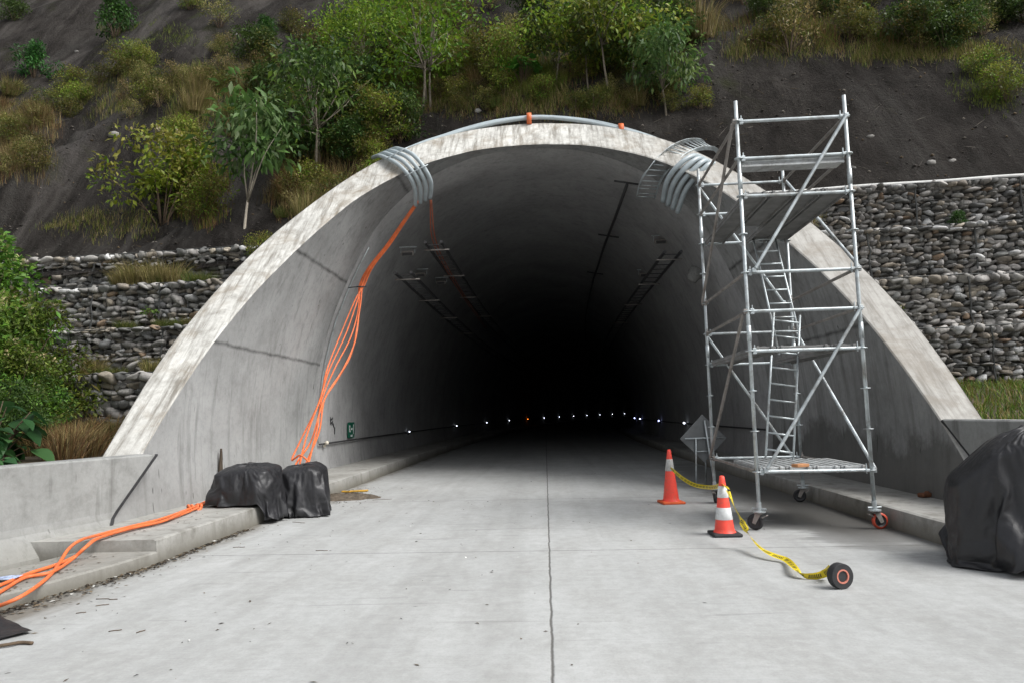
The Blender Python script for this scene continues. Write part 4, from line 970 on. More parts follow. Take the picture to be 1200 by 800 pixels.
castor('FR', .15, 'red', 'castor with a red tyre'); castor('FL', 2.6, 'dark'); castor('BL', 1.15, 'dark'); castor('BR', 2.9, 'dark')
mb = MB(); mb.lathe([(.074, -.0235), (.083, -.0238), (.083, -.0225), (.074, -.022)], (.055, 0, .1), 28, Matrix.Rotation(R(90), 4, 'X'))
# ------------------------------------------------------------------ cones, tape, roll
def cone(pos, h, label, bands, base_mat, sq, r0, topcap):
    r = root('traffic_cone', label, 'traffic cone', pos, rng.uniform(-.2, .2), 'orange traffic cones by the scaffold')
    mb = MB()
    if sq: mb.box((0, 0, .02), (r0*2.7, r0*2.7, .04), None, .014)
    else: mb.lathe([(0, 0), (r0*1.5, 0), (r0*1.52, .02), (r0*1.45, .045), (r0*1.1, .06), (0, .06)], (0, 0, 0), 8)
    mb.build('base', M[base_mat], r, False)
    rt = .028
    def rad(z): return r0+(rt-r0)*(z/h)
    mb = MB(); mb.lathe([(r0*1.06, .04), (rad(.07), .07)]+[(rad(h*t), h*t) for t in np.linspace(.12, .985, 14)]+[(rt*.7, h), (rt*.55, h-.01), (rt*.5, h-.1)], (0, 0, 0), 32); mb.build('cone_body', M['coneo'], r, True)
    for a, b_, m_ in bands:
        mb = MB(); mb.lathe([(rad(a*h)+.0015, a*h), (rad(a*h)+.004, a*h+.003), (rad(b_*h)+.004, b_*h-.003), (rad(b_*h)+.0015, b_*h)], (0, 0, 0), 32); mb.build('reflective_band', M[m_], r, True)
    return r
c1 = onz(788, 590, 0); c2 = onz(851.5, 628, 0)
cone((c1[0], c1[1]+.1, 0), .86, 'taller orange cone with a square orange base, nearer the tunnel mouth', [(.60, .82, 'dullwhite')], 'coneb', True, .135, 0)
cone((c2[0], c2[1]+.08, 0), .70, 'shorter orange cone with two white bands and a black base, beside the scaffold castor', [(.27, .47, 'white'), (.635, .83, 'white')], 'rubber', True, .125, 0)
def tape_ribbon(name, ctr, width, twist, label):
    P_ = [Vector(p) for p in ctr]; vs = []; cl = []; s = 0
    for i, p in enumerate(P_):
        t = (P_[min(i+1, len(P_)-1)]-P_[max(i-1, 0)]).normalized(); up = Vector((0, 0, 1)); side = t.cross(up).normalized() if t.cross(up).length > 1e-4 else Vector((1, 0, 0)); up2 = side.cross(t)
        a = twist(i/(len(P_)-1)); w_ = (side*math.cos(a)+up2*math.sin(a))*width/2
        if i: s += (p-P_[i-1]).length
        n_ = t.cross(w_).normalized()*.0015
        for k in range(5):
            q = k/4; vs.append(p+w_*(2*q-1)+n_*math.sin(q*math.pi)*3); cl.append((s % 8.0/8.0 if False else s, q, 0))
    fs = [(i*5+k, i*5+k+1, i*5+6+k, i*5+5+k) for i in range(len(P_)-1) for k in range(4)]
    o = link(name, np_mesh(name, np.array([tuple(v) for v in vs]), np.array(fs), np.array(cl)), M['tape'], None, True); tag(o, label, 'warning tape'); return o
tp = [ony(786, 548, 11.2), ony(800, 560, 10.9), ony(815, 568, 10.3), ony(835, 570.5, 9.5), ony(847, 567, 8.6), ony(853, 572, 8.2)]
tape_ribbon('warning_tape', spline(tp, 8), .055, lambda t: 1.2+.8*math.sin(t*5), 'yellow warning tape strung between the two orange cones')
tp = [ony(853, 574, 8.2), ony(860, 592, 7.95), ony(868, 608, 7.7), onz(877, 624, .18), onz(890, 640, .10), onz(905, 649, .06), onz(921, 655, .04), onz(931, 664, .07), onz(940, 673, .035), onz(955, 674.5, .03), onz(967, 671, .06), onz(975, 664.5, .14)]
tape_ribbon('warning_tape', spline(tp, 9), .065, lambda t: .5+.9*math.sin(t*9), 'yellow warning tape trailing over the road from the shorter cone to the roll')
rr = root('tape_roll', 'black roll of warning tape standing on edge on the road with a reddish core', 'tape roll', tuple(onz(985.5, 689, 0)), .28)
Mx = Matrix.Rotation(R(90), 4, 'X')
mb = MB(); mb.lathe([(.058, -.035), (.1, -.035), (.103, -.03), (.103, .03), (.1, .035), (.058, .035)], (0, 0, .103), 36, Mx); mb.build('tape_winding', M['rubber'], rr, False)
mb = MB(); mb.lathe([(.046, -.037), (.058, -.037), (.058, .037), (.046, .037), (.046, -.037)], (0, 0, .103), 32, Mx); mb.build('core_ring', simple('salmon_card', (.62, .22, .16), .7, 0, .15, 20), rr, False)
mb = MB(); mb.lathe([(.0455, -.03), (.044, .028), (0, .029)], (0, 0, .103), 32, Mx); mb.build('hollow_shade_cap', M['dark'], rr, False)  # dark cup stands in for the shade inside the core

# ------------------------------------------------------------------ tarpaulins
def place_tarp(me, org, label):
    V = np.empty(len(me.vertices)*3, np.float32); me.vertices.foreach_get('co', V); V = V.reshape(-1, 3); V[:, 2] = np.maximum(V[:, 2], .003); V -= np.array(org, np.float32); me.vertices.foreach_set('co', V.ravel()); me.update()
    o = link('tarpaulin', me, M['tarp'], None, True); o.location = org
    su = o.modifiers.new('smooth', 'SUBSURF'); su.levels = 1; su.render_levels = 1
    sd = o.modifiers.new('thickness', 'SOLIDIFY'); sd.thickness = .004
    tag(o, label, 'tarpaulin')
place_tarp(tarps[0], (-4.4, 10.3, 0), 'black plastic sheet over a box on the left sidewalk, hanging down to the road')
place_tarp(tarps[1], (-3.8, 11.1, 0), 'black plastic sheet heap on the road, under the orange cables')
place_tarp(tarps[2], (4.4, 7.0, 0), 'large black plastic sheet over a tall load at the right edge')
# flat black cloth and stick at lower left
vs = []; q = [onz(-30, 728), onz(12, 729), onz(38, 742), onz(-30, 758)]
for j in range(9):
    for i in range(13):
        u, w_ = i/12, j/8; a = q[0]*(1-u)+q[1]*u; b_ = q[3]*(1-u)+q[2]*u; p = a*(1-w_)+b_*w_
        vs.append((p[0], p[1], .008+.05*math.exp(-((w_)/.3)**2)*sm(1.0, .5, u)+.012*(1+mnoise.noise(Vector((p[0]*6, p[1]*6, 0))))))
fs = [(j*13+i, j*13+i+1, j*13+14+i, j*13+13+i) for j in range(8) for i in range(12)]
tag(MB().add(vs, fs).build('black_cloth', M['tarp'], None, True), 'flat scrap of black sheet lying on the road at lower left', 'cloth')
mb = MB(); mb.tube(spline([(*onz(-20, 762)[:2], .015), (*onz(10, 758)[:2], .02), (*onz(24, 755)[:2], .016), (*onz(38, 755)[:2], .012)], 5), .012, 6)
tag(mb.build('stick', M['twig'], None, True), 'thin dark stick on the road beside the black scrap', 'stick')

# ------------------------------------------------------------------ orange cables
def cable(pts, r, name, label, group=None, mat='orange'):
    o = MB().tube(spline(pts, 10), r, 8).build(name, M[mat], None, True); tag(o, label, 'cable', group); return o
TOPC = [(490, 236, 15.95), (472, 262, 16.1), (455, 287, 16.2), (434, 314, 16.25), (424, 335, 16.3)]
def hang(low, j, spread):
    pts = [ony(x+j[0]*(.5+.5*i/4), y, Y-j[1]*.5) for i, (x, y, Y) in enumerate(TOPC)]; pts += [ony(x, y, Y) for x, y, Y in low]; return pts
lows = [[(420, 362, 16.0), (411, 395, 15.6), (392, 432, 15.0), (377, 468, 14.3), (372, 500, 13.4), (361, 546, 11.8), (360, 566, 11.6)],
        [(421, 365, 16.0), (416, 400, 15.5), (402, 432, 14.9), (381, 466, 14.2), (374, 505, 13.3), (357, 547, 11.8), (355, 566, 11.6)],
        [(418, 355, 16.0), (405, 392, 15.6), (385, 435, 15.0), (375, 468, 14.2), (361, 505, 13.3), (351, 545, 11.8), (350, 566, 11.6)],
        [(422, 360, 16.0), (413, 410, 15.4), (398, 440, 14.8), (379, 470, 14.1), (365, 515, 13.1), (346, 545, 11.8), (345, 566, 11.6)],
        [(417, 350, 16.0), (402, 385, 15.7), (384, 430, 15.1), (374, 470, 14.3), (354, 512, 13.3), (342, 538, 12.1), (352, 533, 11.9), (364, 545, 11.75), (366, 566, 11.6)]]
for i, lo in enumerate(lows):
    cable(hang(lo, ((i-2)*1.4, .05*(i % 3)), 0), .0165, 'orange_cable', 'orange cable in the bundle hanging from the left conduits down to the black heap', 'orange cables hanging at the left wall')
mb = MB(); q = ony(423.5, 336, 16.3); mb.tube([Vector(q)+Vector((math.cos(a)*.11, math.sin(a)*.09, .02*math.sin(a))) for a in np.linspace(0, 6.28, 14)], .014, 6); mb.tube([q+np.array([-.1, 0, 0]), q+np.array([-.34, .1, 0])], .012, 6)
tag(mb.build('cable_strap', M['dark'], None, True), 'dark strap tying the orange cable bundle to the wall', 'strap')
for i in range(2):
    pts = [ony(504+i*1.5, 235, 15.9), (-2.75+.08*i, 17.3, 5.95), (-2.8+.08*i, 20, 5.75), (-2.85+.08*i, 26, 5.7), (-2.85+.08*i, 34, 5.7)]
    cable(pts, .013, 'orange_cable', 'orange cable running from the left conduits back along the dark tunnel roof', 'orange cables along the tunnel roof', 'orangedull')
GC = [[(250, 583, .27), (225, 594, .27), (190, 607, .27), (150, 617, .275), (112, 627, .28), (93, 633, .29), (80, 643, .24), (69, 660, .155), (58, 674, .15), (38, 690, .15), (15, 703, .12), (-20, 716, .03)],
      [(250, 585, .27), (228, 596, .28), (192, 610, .27), (150, 620, .275), (115, 630, .28), (104, 637, .28), (90, 650, .17), (66, 661, .15), (35, 671, .15), (8, 682, .15), (-20, 693, .15)],
      [(250, 587, .27), (226, 594, .30), (194, 609, .29), (155, 618, .29), (118, 629, .29), (101, 640, .27), (84, 655, .17), (60, 670, .16), (30, 676, .15), (5, 690, .15), (-20, 706, .14)]]
for i, g in enumerate(GC):
    cable([onz(x, y, z) for x, y, z in g], .0165, 'orange_cable', ('orange ground cable from left heap that swings widest on the step', 'orange ground cable from left heap running highest along the barrier foot', 'orange ground cable from left heap lying between the other two')[i], 'orange cables on the left sidewalk')
mb = MB()
for a in (0, 1): 
    q = onz(226+a*4, 594, .28); mb.tube([q+np.array([math.cos(t)*.07, math.sin(t)*.05, .035*math.sin(t*2)]) for t in np.linspace(0, 6.28, 18)], .02, 7)
tag(mb.build('cable_knot', M['orange'], None, True), 'orange cable knot on the sidewalk in front of the left black sheet', 'cable knot')
# blue and white scrap at the left end of the step
mb = MB(); q = onz(8, 678, .15); mb.add([(-.12, -.05, .005), (.10, -.06, .012), (.13, .03, .03), (-.02, .06, .02), (-.13, .04, .01)], [(0, 1, 2, 3, 4)]); o = mb.build('plastic_scrap', simple('blue_white_plastic', (.35, .42, .6), .4, 0, .7, 30)); o.location = q; tag(o, 'crumpled blue and white plastic scrap among cables on the left step', 'scrap')

# ------------------------------------------------------------------ conduits and tray on the rim
def pipes(paths, r, label, group, mat='conduit'):
    for i, p in enumerate(paths):
        tag(MB().tube(spline(p, 8), r, 10).build('conduit', M[mat], None, True), label if isinstance(label, str) else label[i], 'conduit pipe', group)
lp = []
for i in range(4):
    t = i/3; a = np.array
    p0 = (446+20*t, 183-8.5*t); p1 = (465+18*t, 192-11*t); p2 = (479+18*t, 206-9*t); p3 = (486+19*t, 222-8*t); p4 = (487+17*t, 241-9*t)
    lp.append([ony(p0[0]-9, p0[1]+2, 16.6), ony(*p0, 15.75), ony(*p1, 15.25), ony(*p2, 15.2), ony(*p3, 15.45), ony(*p4, 15.9)])
pipes(lp, .048, ['lowest of four grey conduits bent over the left part of the rim', 'second lowest of four grey conduits bent over the left part of the rim', 'second highest of four grey conduits bent over the left part of the rim', 'highest of four grey conduits bent over the left part of the rim'], 'grey conduits over the left rim')
mb = MB()
for f in (.30, .62):
    pts = [Vector(spline(p, 8)[int(f*40)]) for p in lp]; mb.tube([pts[0]+Vector((-.08, -.07, -.03))]+[p+Vector((0, -.07, 0)) for p in pts]+[pts[-1]+Vector((.1, -.04, .06))], .012, 6)
tag(mb.build('pipe_clamp', M['galv'], None, True), 'pair of metal straps across the four left conduits', 'clamp')
rp = []
for i in range(4):
    t = i/3
    p0 = (826+17*t, 187+12*t); p1 = (812+22*t, 183+8.5*t); p2 = (795+27*t, 194+7*t); p3 = (782+22*t, 212+10*t); p4 = (777+17*t, 236+13*t)
    rp.append([ony(p0[0]+6, p0[1]+4, 16.4), ony(*p0, 15.9), ony(*p1, 15.1), ony(*p2, 14.95), ony(*p3, 15.15), ony(*p4, 15.7)])
pipes(rp, .057, ['highest of four grey conduits bent over the right part of the rim', 'second highest of four grey conduits bent over the right part of the rim', 'second lowest of four grey conduits bent over the right part of the rim', 'lowest of four grey conduits bent over the right part of the rim'], 'grey conduits over the right rim')
tpth = []
for i in range(3):
    o_ = i*.10
    tpth.append([ony(x, y, Y+o_)+np.array([0, 0, .02+.0*i]) for x, y, Y in ((470, 181-i, 16.4), (497, 170-i, 16.6), (520, 162.5-i, 16.75), (546, 154-i, 16.9), (580, 145.5-i, 17.0), (620, 139.5-i*.5, 17.05), (655, 140-i*.5, 17.05), (700, 146.5-i, 16.95), (745, 158-i, 16.75), (790, 174-i, 16.4))])
pipes(tpth, .05, ['front one of the grey conduits running along the crown of the arch', 'middle one of the grey conduits running along the crown of the arch', 'rear one of the grey conduits running along the crown of the arch'], 'grey conduits along the crown')
for (x, y, Y), l in (((620, 138.5, 16.98), 'orange tape band round the conduits at the centre of the crown'), ((728, 151, 16.85), 'orange tape band round the conduits right of the crown')):
    q = ony(x, y, Y); mb = MB(); mb.tube([q+np.array([-.06, .08, .0]), q+np.array([.06, .08, 0])], [.16, .16], 12); tag(mb.build('tape_band', M['orange'], None, True), l, 'tape band')
# curved ladder tray over the right rim
def tray(path, side, w_, name, label, mat='galv'):
    c = spline(path, 8); r = root(name, label, 'cable tray', tuple(c[0])); o = c[0]
    n = len(c); L_ = []; R_ = []
    for i in range(n):
        s = Vector(side(i/(n-1))).normalized()*w_/2; L_.append(c[i]-s-o); R_.append(c[i]+s-o)
    for q in (L_, R_):
        mb = MB()
        for a, b_ in ((.0, .05),):
            vs = []; 
            for i in range(n):
                t = (q[min(i+1, n-1)]-q[max(i-1, 0)]).normalized(); s = Vector(side(i/(n-1))).normalized(); u = t.cross(s).normalized()
                vs += [q[i]-u*.05-s*.008, q[i]+u*.05-s*.008, q[i]+u*.05+s*.008, q[i]-u*.05+s*.008]
            mb.add(vs, [(i*4+k, i*4+(k+1) % 4, i*4+4+(k+1) % 4, i*4+4+k) for i in range(n-1) for k in range(4)])
        mb.build('side_rail', M[mat], r)
    tot = 0; last = -1
    for i in range(n):
        if i: tot += (c[i]-c[i-1]).length
        if int(tot/.16) != last:
            last = int(tot/.16); mb = MB(); mb.tube([L_[i], R_[i]], .013, 6); mb.build('rung', M[mat], r, True)
    return r
def mixv(a, b, t): return tuple(x*(1-t)+y*t for x, y in zip(a, b))
A_ = ony(757, 226, 16.0); 
tray([ony(835, 178, 16.6), ony(829, 170, 16.35), ony(812, 170, 15.95), ony(794, 178, 15.6), ony(779, 191, 15.45), ony(768, 203, 15.5), ony(761, 216, 15.8), ony(757, 231, 16.3)],
     lambda t: mixv((.62, -.45, -.66), (1, 0, -.08), sm(.15, .75, t)), .44, 'cable_tray', 'shiny curved ladder tray bent over the right part of the rim')
# ------------------------------------------------------------------ fixtures in the tunnel
def wallpt(side, z, Y, inset=.06): return np.array([XC+side*(hw(z)-IN-inset)+bend(Y), Y, z])
cab = [wallpt(-1, .88, y) for y in [16.5]+list(np.arange(18, 150, 3.0))]
tag(MB().tube(cab, .02, 6).build('wall_cable', M['rubber'], None, True), 'thin black cable along the left tunnel wall that feeds the marker lamps', 'cable')
cab = [wallpt(1, .99, y) for y in [16.5]+list(np.arange(18, 110, 3.0))]
tag(MB().tube(cab, .02, 6).build('wall_cable', M['rubber'], None, True), 'thin black cable along the right tunnel wall behind the scaffold', 'cable')
pos_y = [16.9, 27.0, 38.6, 50.2, 61.8, 73.4, 85, 97, 109, 121, 133, 145, 157, 169]
names = ['second', 'third', 'fourth', 'fifth', 'sixth', 'seventh', 'eighth', 'ninth', 'tenth', 'eleventh', 'twelfth', 'thirteenth', 'fourteenth']
def lamp(p, side, mat, rad, label, grp):
    r = root('marker_lamp', label, 'lamp', tuple(p), 0, grp)
    MB().box((-side*-.01, 0, -.03), (.05, .07, .12), None, .01).build('housing', M['cream' if mat == 'cream' else 'dark'], r)
    s = MB(); s.lathe([(0, -rad), (rad*.7, -rad*.7), (rad, 0), (rad*.7, rad*.7), (0, rad)], (-side*(.04+rad*.4), -.05, .02), 12); s.build('lamp_lens', M[mat], r, True)
for i, y in enumerate(pos_y):
    p = wallpt(-1, .88, y, .07); rad = .016+.00026*y
    lamp(p, -1, 'cream' if i == 0 else ('lampamber' if i == 5 else 'lampwhite'), rad if i else .05,
         'unlit cream marker lamp at the near end of the left wall cable' if i == 0 else ('amber marker lamp glowing deep in the tunnel' if i == 5 else 'white marker lamp on the left tunnel wall, %s along the row from the cream one' % names[i-1]), 'marker lamps on the tunnel wall')
for (y, l) in ((26.2, 'white marker lamp on the right wall beside the diamond sign'), (33.0, 'bluish marker lamp on the right wall, second from the diamond sign'), (42.5, 'bluish marker lamp on the right wall, third from the diamond sign'), (47.5, 'bluish marker lamp on the right wall, farthest from the diamond sign')):
    lamp(wallpt(1, .99, y, .07), 1, 'lampwhite' if y < 30 else 'lampblue', .036 if y < 34 else .042, l, 'marker lamps on the tunnel wall')
# ring pipe along the joint of the lining
pts = []
for z in np.linspace(.9, 5.6, 22): pts.append((XC-(hw(z)-IN-.04), YR+.06, z))
tag(MB().tube(pts, .016, 6).build('conduit', M['galv'], None, True), 'thin grey conduit climbing the left wall along the lining joint', 'conduit pipe')
# green wall sign
g = wallpt(-1, 1.15, 19.3, .03); sg = root('distance_sign', 'small dark green sign with white marks on the left tunnel wall', 'sign', tuple(g), 0)
MB().add([(0, -.30, -.21), (0, .30, -.21), (0, .38, 0), (0, .30, .21), (0, -.30, .21), (.02, -.30, -.21), (.02, .30, -.21), (.02, .38, 0), (.02, .30, .21), (.02, -.30, .21)],
         [(0, 1, 2, 3, 4), (5, 6, 7, 8, 9), (0, 1, 6, 5), (1, 2, 7, 6), (2, 3, 8, 7), (3, 4, 9, 8), (4, 0, 5, 9)]).build('sign_plate', M['green'], sg)
mb = MB()
for (cy, cz, sy, sz) in ((.2, .02, .05, .26), (.03, .03, .16, .05), (-.17, .10, .12, .06), (-.2, 0.02, .05, .12), (-.13, -.03, .12, .05), (-.02, -.155, .10, .05), (.10, -.155, .05, .05)): mb.box((.024, cy, cz), (.004, sy, sz))
mb.build('sign_marks', M['white'], sg)
# sprayed mark left of it
gp = wallpt(-1, 1.37, 17.7, .004); mb = MB()
for (cy, cz, sy, sz, a) in ((-.16, .05, .05, .2, .1), (-.04, .1, .16, .05, .3), (0, .0, .05, .12, -.5), (-.06, .01, .12, .04, .2), (.1, -.06, .05, .1, .3), (.2, -.2, .06, .18, -.1)): mb.box((0, cy, cz), (.004, sy, sz), Matrix.Rotation(a, 4, 'X'))
o = mb.build('spray_mark', M['dark']); o.location = gp; tag(o, 'dark sprayed scribble on the left tunnel wall beside the green sign', 'graffiti')
# stake leaning on the left canopy wall
q = ony(291, 543, 11.05); mb = MB(); x = XC-hw(.7)+.05
mb.add([(-.09, 0, 0), (.09, 0, 0), (.015, 0, .62), (-.012, 0, .62), (-.09, .03, 0), (.09, .03, 0), (.015, .02, .62), (-.012, .02, .62)], [(0, 1, 2, 3), (4, 5, 6, 7), (0, 1, 5, 4), (1, 2, 6, 5), (2, 3, 7, 6), (3, 0, 4, 7)])
o = mb.build('wooden_stake', M['wood']); o.location = (x, 11.55, .25); o.rotation_euler = (0, 0, R(80)); o.scale = (.95, 1, 1.26); tag(o, 'dark pointed piece of wood upright against the left wall behind the black sheet', 'stake')
# cable trays, brackets and floodlights along the roof
def roof_tray(x, z, y0, y1, label):
    r = root('cable_tray', label, 'cable tray', (x, y0, z))
    for s in (-.2, .2):
        mb = MB(); pts = [(x+s+bend(y)-x, y-y0, 0) for y in np.arange(y0, y1, 3)]; mb.tube(pts, .04, 6); mb.build('side_rail', M['dark'], r)
    mb = MB()
    for y in np.arange(y0+.3, min(y1, 40), .6): mb.tube([(bend(y)-.2, y-y0, 0), (bend(y)+.2, y-y0, 0)], .015, 5)
    o = mb.build('rungs', M['dark'], r); o['kind'] = 'stuff'
    for y in (y0+.6, y0+4, y0+8, y0+13):
        mb = MB(); mb.tube([(bend(y)-.32, y-y0, -.06), (bend(y)+.32, y-y0, -.06)], .02, 6); mb.build('bracket', M['galvdull_shade'], r, True)
roof_tray(-3.45, 5.05, 17.0, 70, 'dark cable tray along the left haunch of the tunnel roof')
roof_tray(-2.65, 5.75, 16.8, 70, 'dark cable tray higher up, beside the roof orange cables')
roof_tray(3.2, 5.3, 16.8, 70, 'dark cable tray along the right haunch of the tunnel roof')
def flood(p, yaw, label):
    r = root('floodlight', label, 'floodlight', tuple(p), yaw, 'unlit floodlights along the roof'); r.scale = (.8, .8, .8)
    mb = MB(); mb.box((0, 0, 0), (.42, .22, .16), Matrix.Rotation(.35, 4, 'X'), .03); mb.build('housing', M['galvdull_shade'], r)
    mb = MB(); mb.box((0, -.1, -.05), (.34, .03, .10), Matrix.Rotation(.35, 4, 'X'), .01); mb.build('glass', M['dark'], r)
    mb = MB(); mb.tube([(-.24, 0, 0), (-.24, .02, .22), (.24, .02, .22), (.24, 0, 0)], .014, 6); mb.tube([(-.3, .02, .22), (.3, .02, .22)], .022, 6); mb.build('yoke', M['galv'], r)
for (x, y, Y), l in (((478, 297, 18.5), 'nearest floodlight under the left roof tray'), ((493, 322, 21.5), 'second floodlight under the left roof tray'), ((517, 331, 24), 'third floodlight under the left roof tray'), ((774, 283, 19.5), 'nearest floodlight under the right roof tray'), ((755, 322, 24), 'second floodlight under the right roof tray')):
    flood(ony(x, y, Y), 0, l)
pts = [(2.15-.02*i+bend(y), y, 6.98-.05*(i % 2)) for i, y in enumerate(np.arange(16.7, 60, 3))]
mb = MB(); mb.tube(pts, .04, 6)
for y in (16.8, 22, 28): mb.tube([(1.85, y, 7.12), (2.5, y, 7.0)], .025, 6)
tag(mb.build('roof_cable', M['dark'], None, True), 'black cable with short crossbars along the tunnel roof right of centre', 'cable')
q = ony(815, 321, 17.5); k = ICO*[.2, .12, .2]*(1+.25*np.sin(ICO @ np.array([3., 2, 4])))[:, None]; o = link('wrapped_lamp', np_mesh('wrapped_lamp', k, ICF, np.tile([.24, .24, .23], (len(k), 1))), M['stone'], None, True); o.location = q; tag(o, 'pale wrapped bundle fixed high on the dark right tunnel wall', 'bundle')
# diamond sign seen from behind, on its stand
dc = np.array([3.08, 13.95, 0]); ds = root('road_sign', 'grey diamond road sign seen from behind on a tubular stand, behind the scaffold', 'sign', tuple(dc), .12)
mb = MB(); mb.box((0, .02, .93), (.66, .012, .66), Matrix.Rotation(R(45), 4, 'Y'), .004); mb.build('sign_plate', M['signback'], ds)
mb = MB(); mb.tube([(-.20, -.02, .0), (-.16, -.02, .93)], .016, 8); mb.tube([(.14, -.10, 0), (.03, -.02, 1.28)], .018, 8); mb.tube([(.16, .45, 0), (.05, .03, 1.0)], .016, 8); mb.build('leg_frame', M['galv'], ds, True)
mb = MB(); mb.tube([(-.38, -.02, .935), (.40, -.02, .935)], .014, 8); mb.tube([(-.17, -.02, .68), (.09, -.02, .68)], .012, 8); mb.build('cross_bar', M['galv'], ds, True)
# rusty lump on the right walk, roadside litter
q = onz(1084, 582, .25); mb = MB(); mb.box((0, 0, .03), (.18, .1, .06), Matrix.Rotation(.4, 4, 'Z'), .02); mb.box((.05, .04, .05), (.1, .06, .05), Matrix.Rotation(1.0, 4, 'Z'), .015)
o = mb.build('rusty_block', M['rust']); o.location = (q[0], q[1], .25); tag(o, 'small rusty brown block on the right sidewalk near the big black sheet', 'block')
q = onz(421, 576, 0); mb = MB(); mb.box((0, 0, .025), (.36, .09, .03), Matrix.Rotation(.25, 4, 'Z'), .01); mb.box((-.25, -.05, .02), (.2, .07, .03), Matrix.Rotation(-.3, 4, 'Z'), .01)
o = mb.build('yellow_scrap', simple('yellow_plastic', (.5, .28, .03), .6, 0, .4, 14)); o.location = q; tag(o, 'yellow plastic scrap on the dirt pile behind the left black heap', 'scrap')
vs = []; c0 = onz(402, 583)
for j in range(13):
    for i in range(25):
        u, w_ = i/12-1, j/6-1; r2 = u*u+w_*w_; vs.append((c0[0]+u*.75, c0[1]+w_*.5, max(-.01, .09*(1-r2)+.035*mnoise.noise(Vector((u*5, w_*5, 1)))-.01)))
tag(MB().add(vs, [(j*25+i, j*25+i+1, j*25+26+i, j*25+25+i) for j in range(12) for i in range(24)]).build('dirt_pile', M['pile'], None, True), 'low pile of brown dirt and leaves on the road behind the left black heap', 'dirt pile')
# litter: dead leaves, twigs and crumbs (uncountable)
V = []; F = []; C = []; nb = 0
def bit(x, y, z, l, w_, c):
    global nb
    a = rng.uniform(0, 6.28); d = np.array([math.cos(a), math.sin(a), 0])*l/2; s = np.array([-math.sin(a), math.cos(a), 0])*w_/2; p = np.array([x, y, z])
    up = np.array([0, 0, rng.uniform(.002, .3*w_+.004)])
    V.append(np.array([p-d, p+s+up, p+d+up*.5, p-s+up*.3])); F.append(np.array([[0, 1, 2], [0, 2, 3]])+nb); nb += 4; C.append(np.tile(np.array(c)*rng.uniform(.6, 1.3), (4, 1)))
LC = [(.06, .045, .03), (.10, .075, .045), (.035, .03, .025), (.14, .11, .07)]
for _ in range(190):
    y = 3.6+rng.random()**1.2*9; x = -3.95+rng.random()**2.6*5.0; bit(x, y, .003, rng.uniform(.012, .06), rng.uniform(.005, .02), LC[rng.integers(4)])
for _ in range(24):
    y = 7+rng.random()*11; x = rng.uniform(-.5, 4.0); bit(x, y, .003, rng.uniform(.02, .07), rng.uniform(.008, .025), LC[rng.integers(4)])
for _ in range(1000):   # along the left kerb
    t = rng.random(); y = 4.4+t*5.2; edge = np.interp(y, [4, 5, 5.9, 6.8, 7.43, 9.8], [-4.9, -4.62, -4.40, -4.22, -4.16, -4.15]); x = edge+abs(rng.normal(0, .05+.17*max(0, 7.4-y)/3))+.01
    bit(x, y, .004+rng.random()*.012, rng.uniform(.02, .07), rng.uniform(.01, .035), LC[rng.integers(4)] if rng.random() < .94 else (.5, .5, .47))
for _ in range(260):
    y = rng.uniform(11.5, 15); x = -4.1+abs(rng.normal(0, .4)); bit(x, y, .004+.08*max(0, 1-((x-c0[0])/.75)**2-((y-c0[1])/.5)**2), rng.uniform(.02, .08), rng.uniform(.01, .03), LC[rng.integers(4)])
for _ in range(70): bit(rng.uniform(-5.1, -4.4), rng.uniform(5.4, 7.3), .134, rng.uniform(.02, .06), rng.uniform(.008, .03), LC[rng.integers(4)])
for _ in range(40): bit(rng.uniform(-5.1, -4.3), rng.uniform(7.5, 9.8), .254, rng.uniform(.02, .06), rng.uniform(.008, .025), LC[rng.integers(4)])
for _ in range(14): bit(rng.uniform(-3.5, 4), rng.uniform(4.5, 13), .004, rng.uniform(.02, .05), rng.uniform(.012, .03), (.7, .7, .68))
tag(link('leaf_litter', np_mesh('leaf_litter', np.vstack(V), np.vstack(F), np.vstack(C)), M['litter']), 'scattered dead leaves, twigs and crumbs on the road and kerbs', 'litter', kind='stuff')
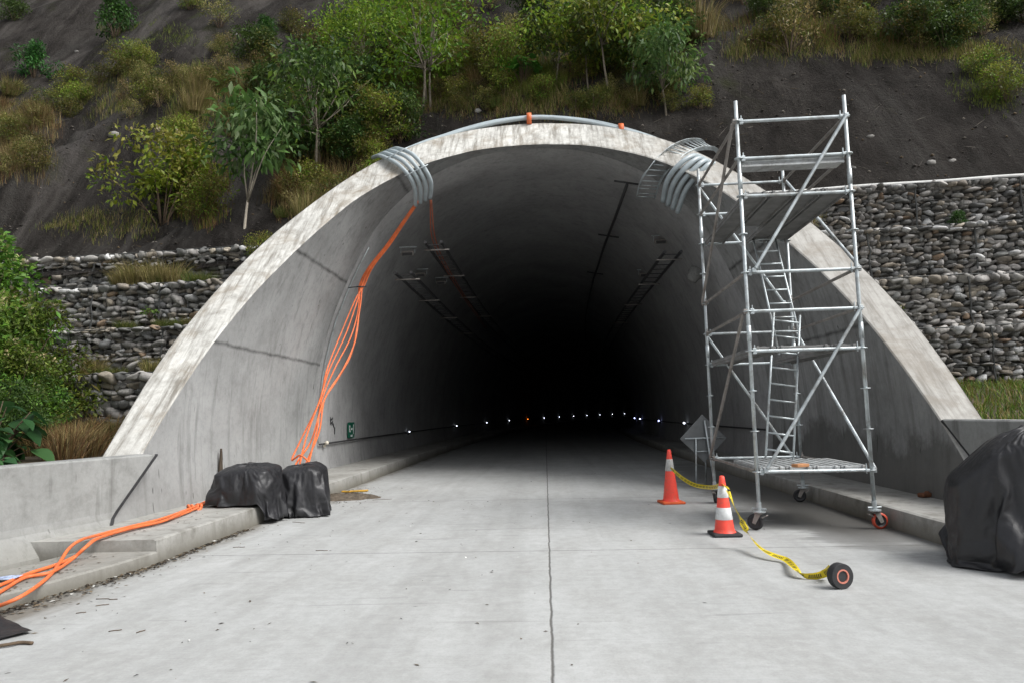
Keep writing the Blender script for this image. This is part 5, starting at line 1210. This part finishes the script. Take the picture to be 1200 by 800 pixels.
def twig(px, py, l, a, r=.0032):
    l *= .7; a += .25*math.sin(px)
    p = onz(px, py, 0); d = Vector((math.cos(a), math.sin(a), 0)); c = Vector((p[0], p[1], r+.002)); s = Vector((-d.y, d.x, 0))
    tag(MB().tube(spline([c-d*l/2, c+s*l*.06, c+d*l*.2-s*l*.04, c+d*l/2], 3), r, 5).build('twig', M['twig'], None, True), 'thin brown twig lying on the concrete road', 'twig', 'twigs on the road')
for a in ((125, 702, .28, .1), (120, 709, .14, .4), (135, 739, .12, .5), (165, 740, .1, .9), (377, 645, .2, 0), (280, 641, .2, .2), (448, 585, .5, .05), (95, 718, .1, .3), (350, 612, .35, -.2)): twig(*a)

# ------------------------------------------------------------------ light, world, view
SUN_EL, SUN_AZ = R(50), R(114)      # azimuth measured from +Y (into the tunnel) towards +X (right): from behind on the right
w = bpy.data.worlds.new('World'); scene.world = w; w.use_nodes = True; nt = w.node_tree; bg = nt.nodes['Background']
sky = nt.nodes.new('ShaderNodeTexSky'); sky.sky_type = 'NISHITA'; sky.sun_disc = False; sky.sun_elevation = SUN_EL; sky.sun_rotation = SUN_AZ; sky.air_density = 1.0; sky.dust_density = 4.0; sky.ozone_density = 1.0
hs = nd(nt, 'ShaderNodeHueSaturation', {'Color': sky.outputs[0], 'Saturation': .24, 'Value': 1.0}); nt.links.new(hs.outputs[0], bg.inputs['Color']); bg.inputs['Strength'].default_value = .10
sd = bpy.data.lights.new('sun', 'SUN'); sd.energy = 1.5; sd.angle = R(32); sd.color = (1, .99, .975); so = bpy.data.objects.new('sun', sd); col.objects.link(so)
dv = Vector((math.sin(SUN_AZ)*math.cos(SUN_EL), math.cos(SUN_AZ)*math.cos(SUN_EL), math.sin(SUN_EL)))
so.rotation_euler = dv.to_track_quat('Z', 'Y').to_euler(); so.location = dv*60
vs_ = scene.view_settings; scene.display_settings.display_device = 'sRGB'; vs_.view_transform = 'Standard'; vs_.look = 'None'; vs_.gamma = 1; vs_.exposure = 0.92; vs_.use_curve_mapping = False
scene.render.engine = 'CYCLES'; cy = scene.cycles; cy.max_bounces = 6; cy.diffuse_bounces = 2; cy.glossy_bounces = 3; cy.transmission_bounces = 3; cy.use_denoising = True; cy.caustics_reflective = False; cy.caustics_refractive = False
try: cy.denoiser = 'OPENIMAGEDENOISE'
except Exception: pass
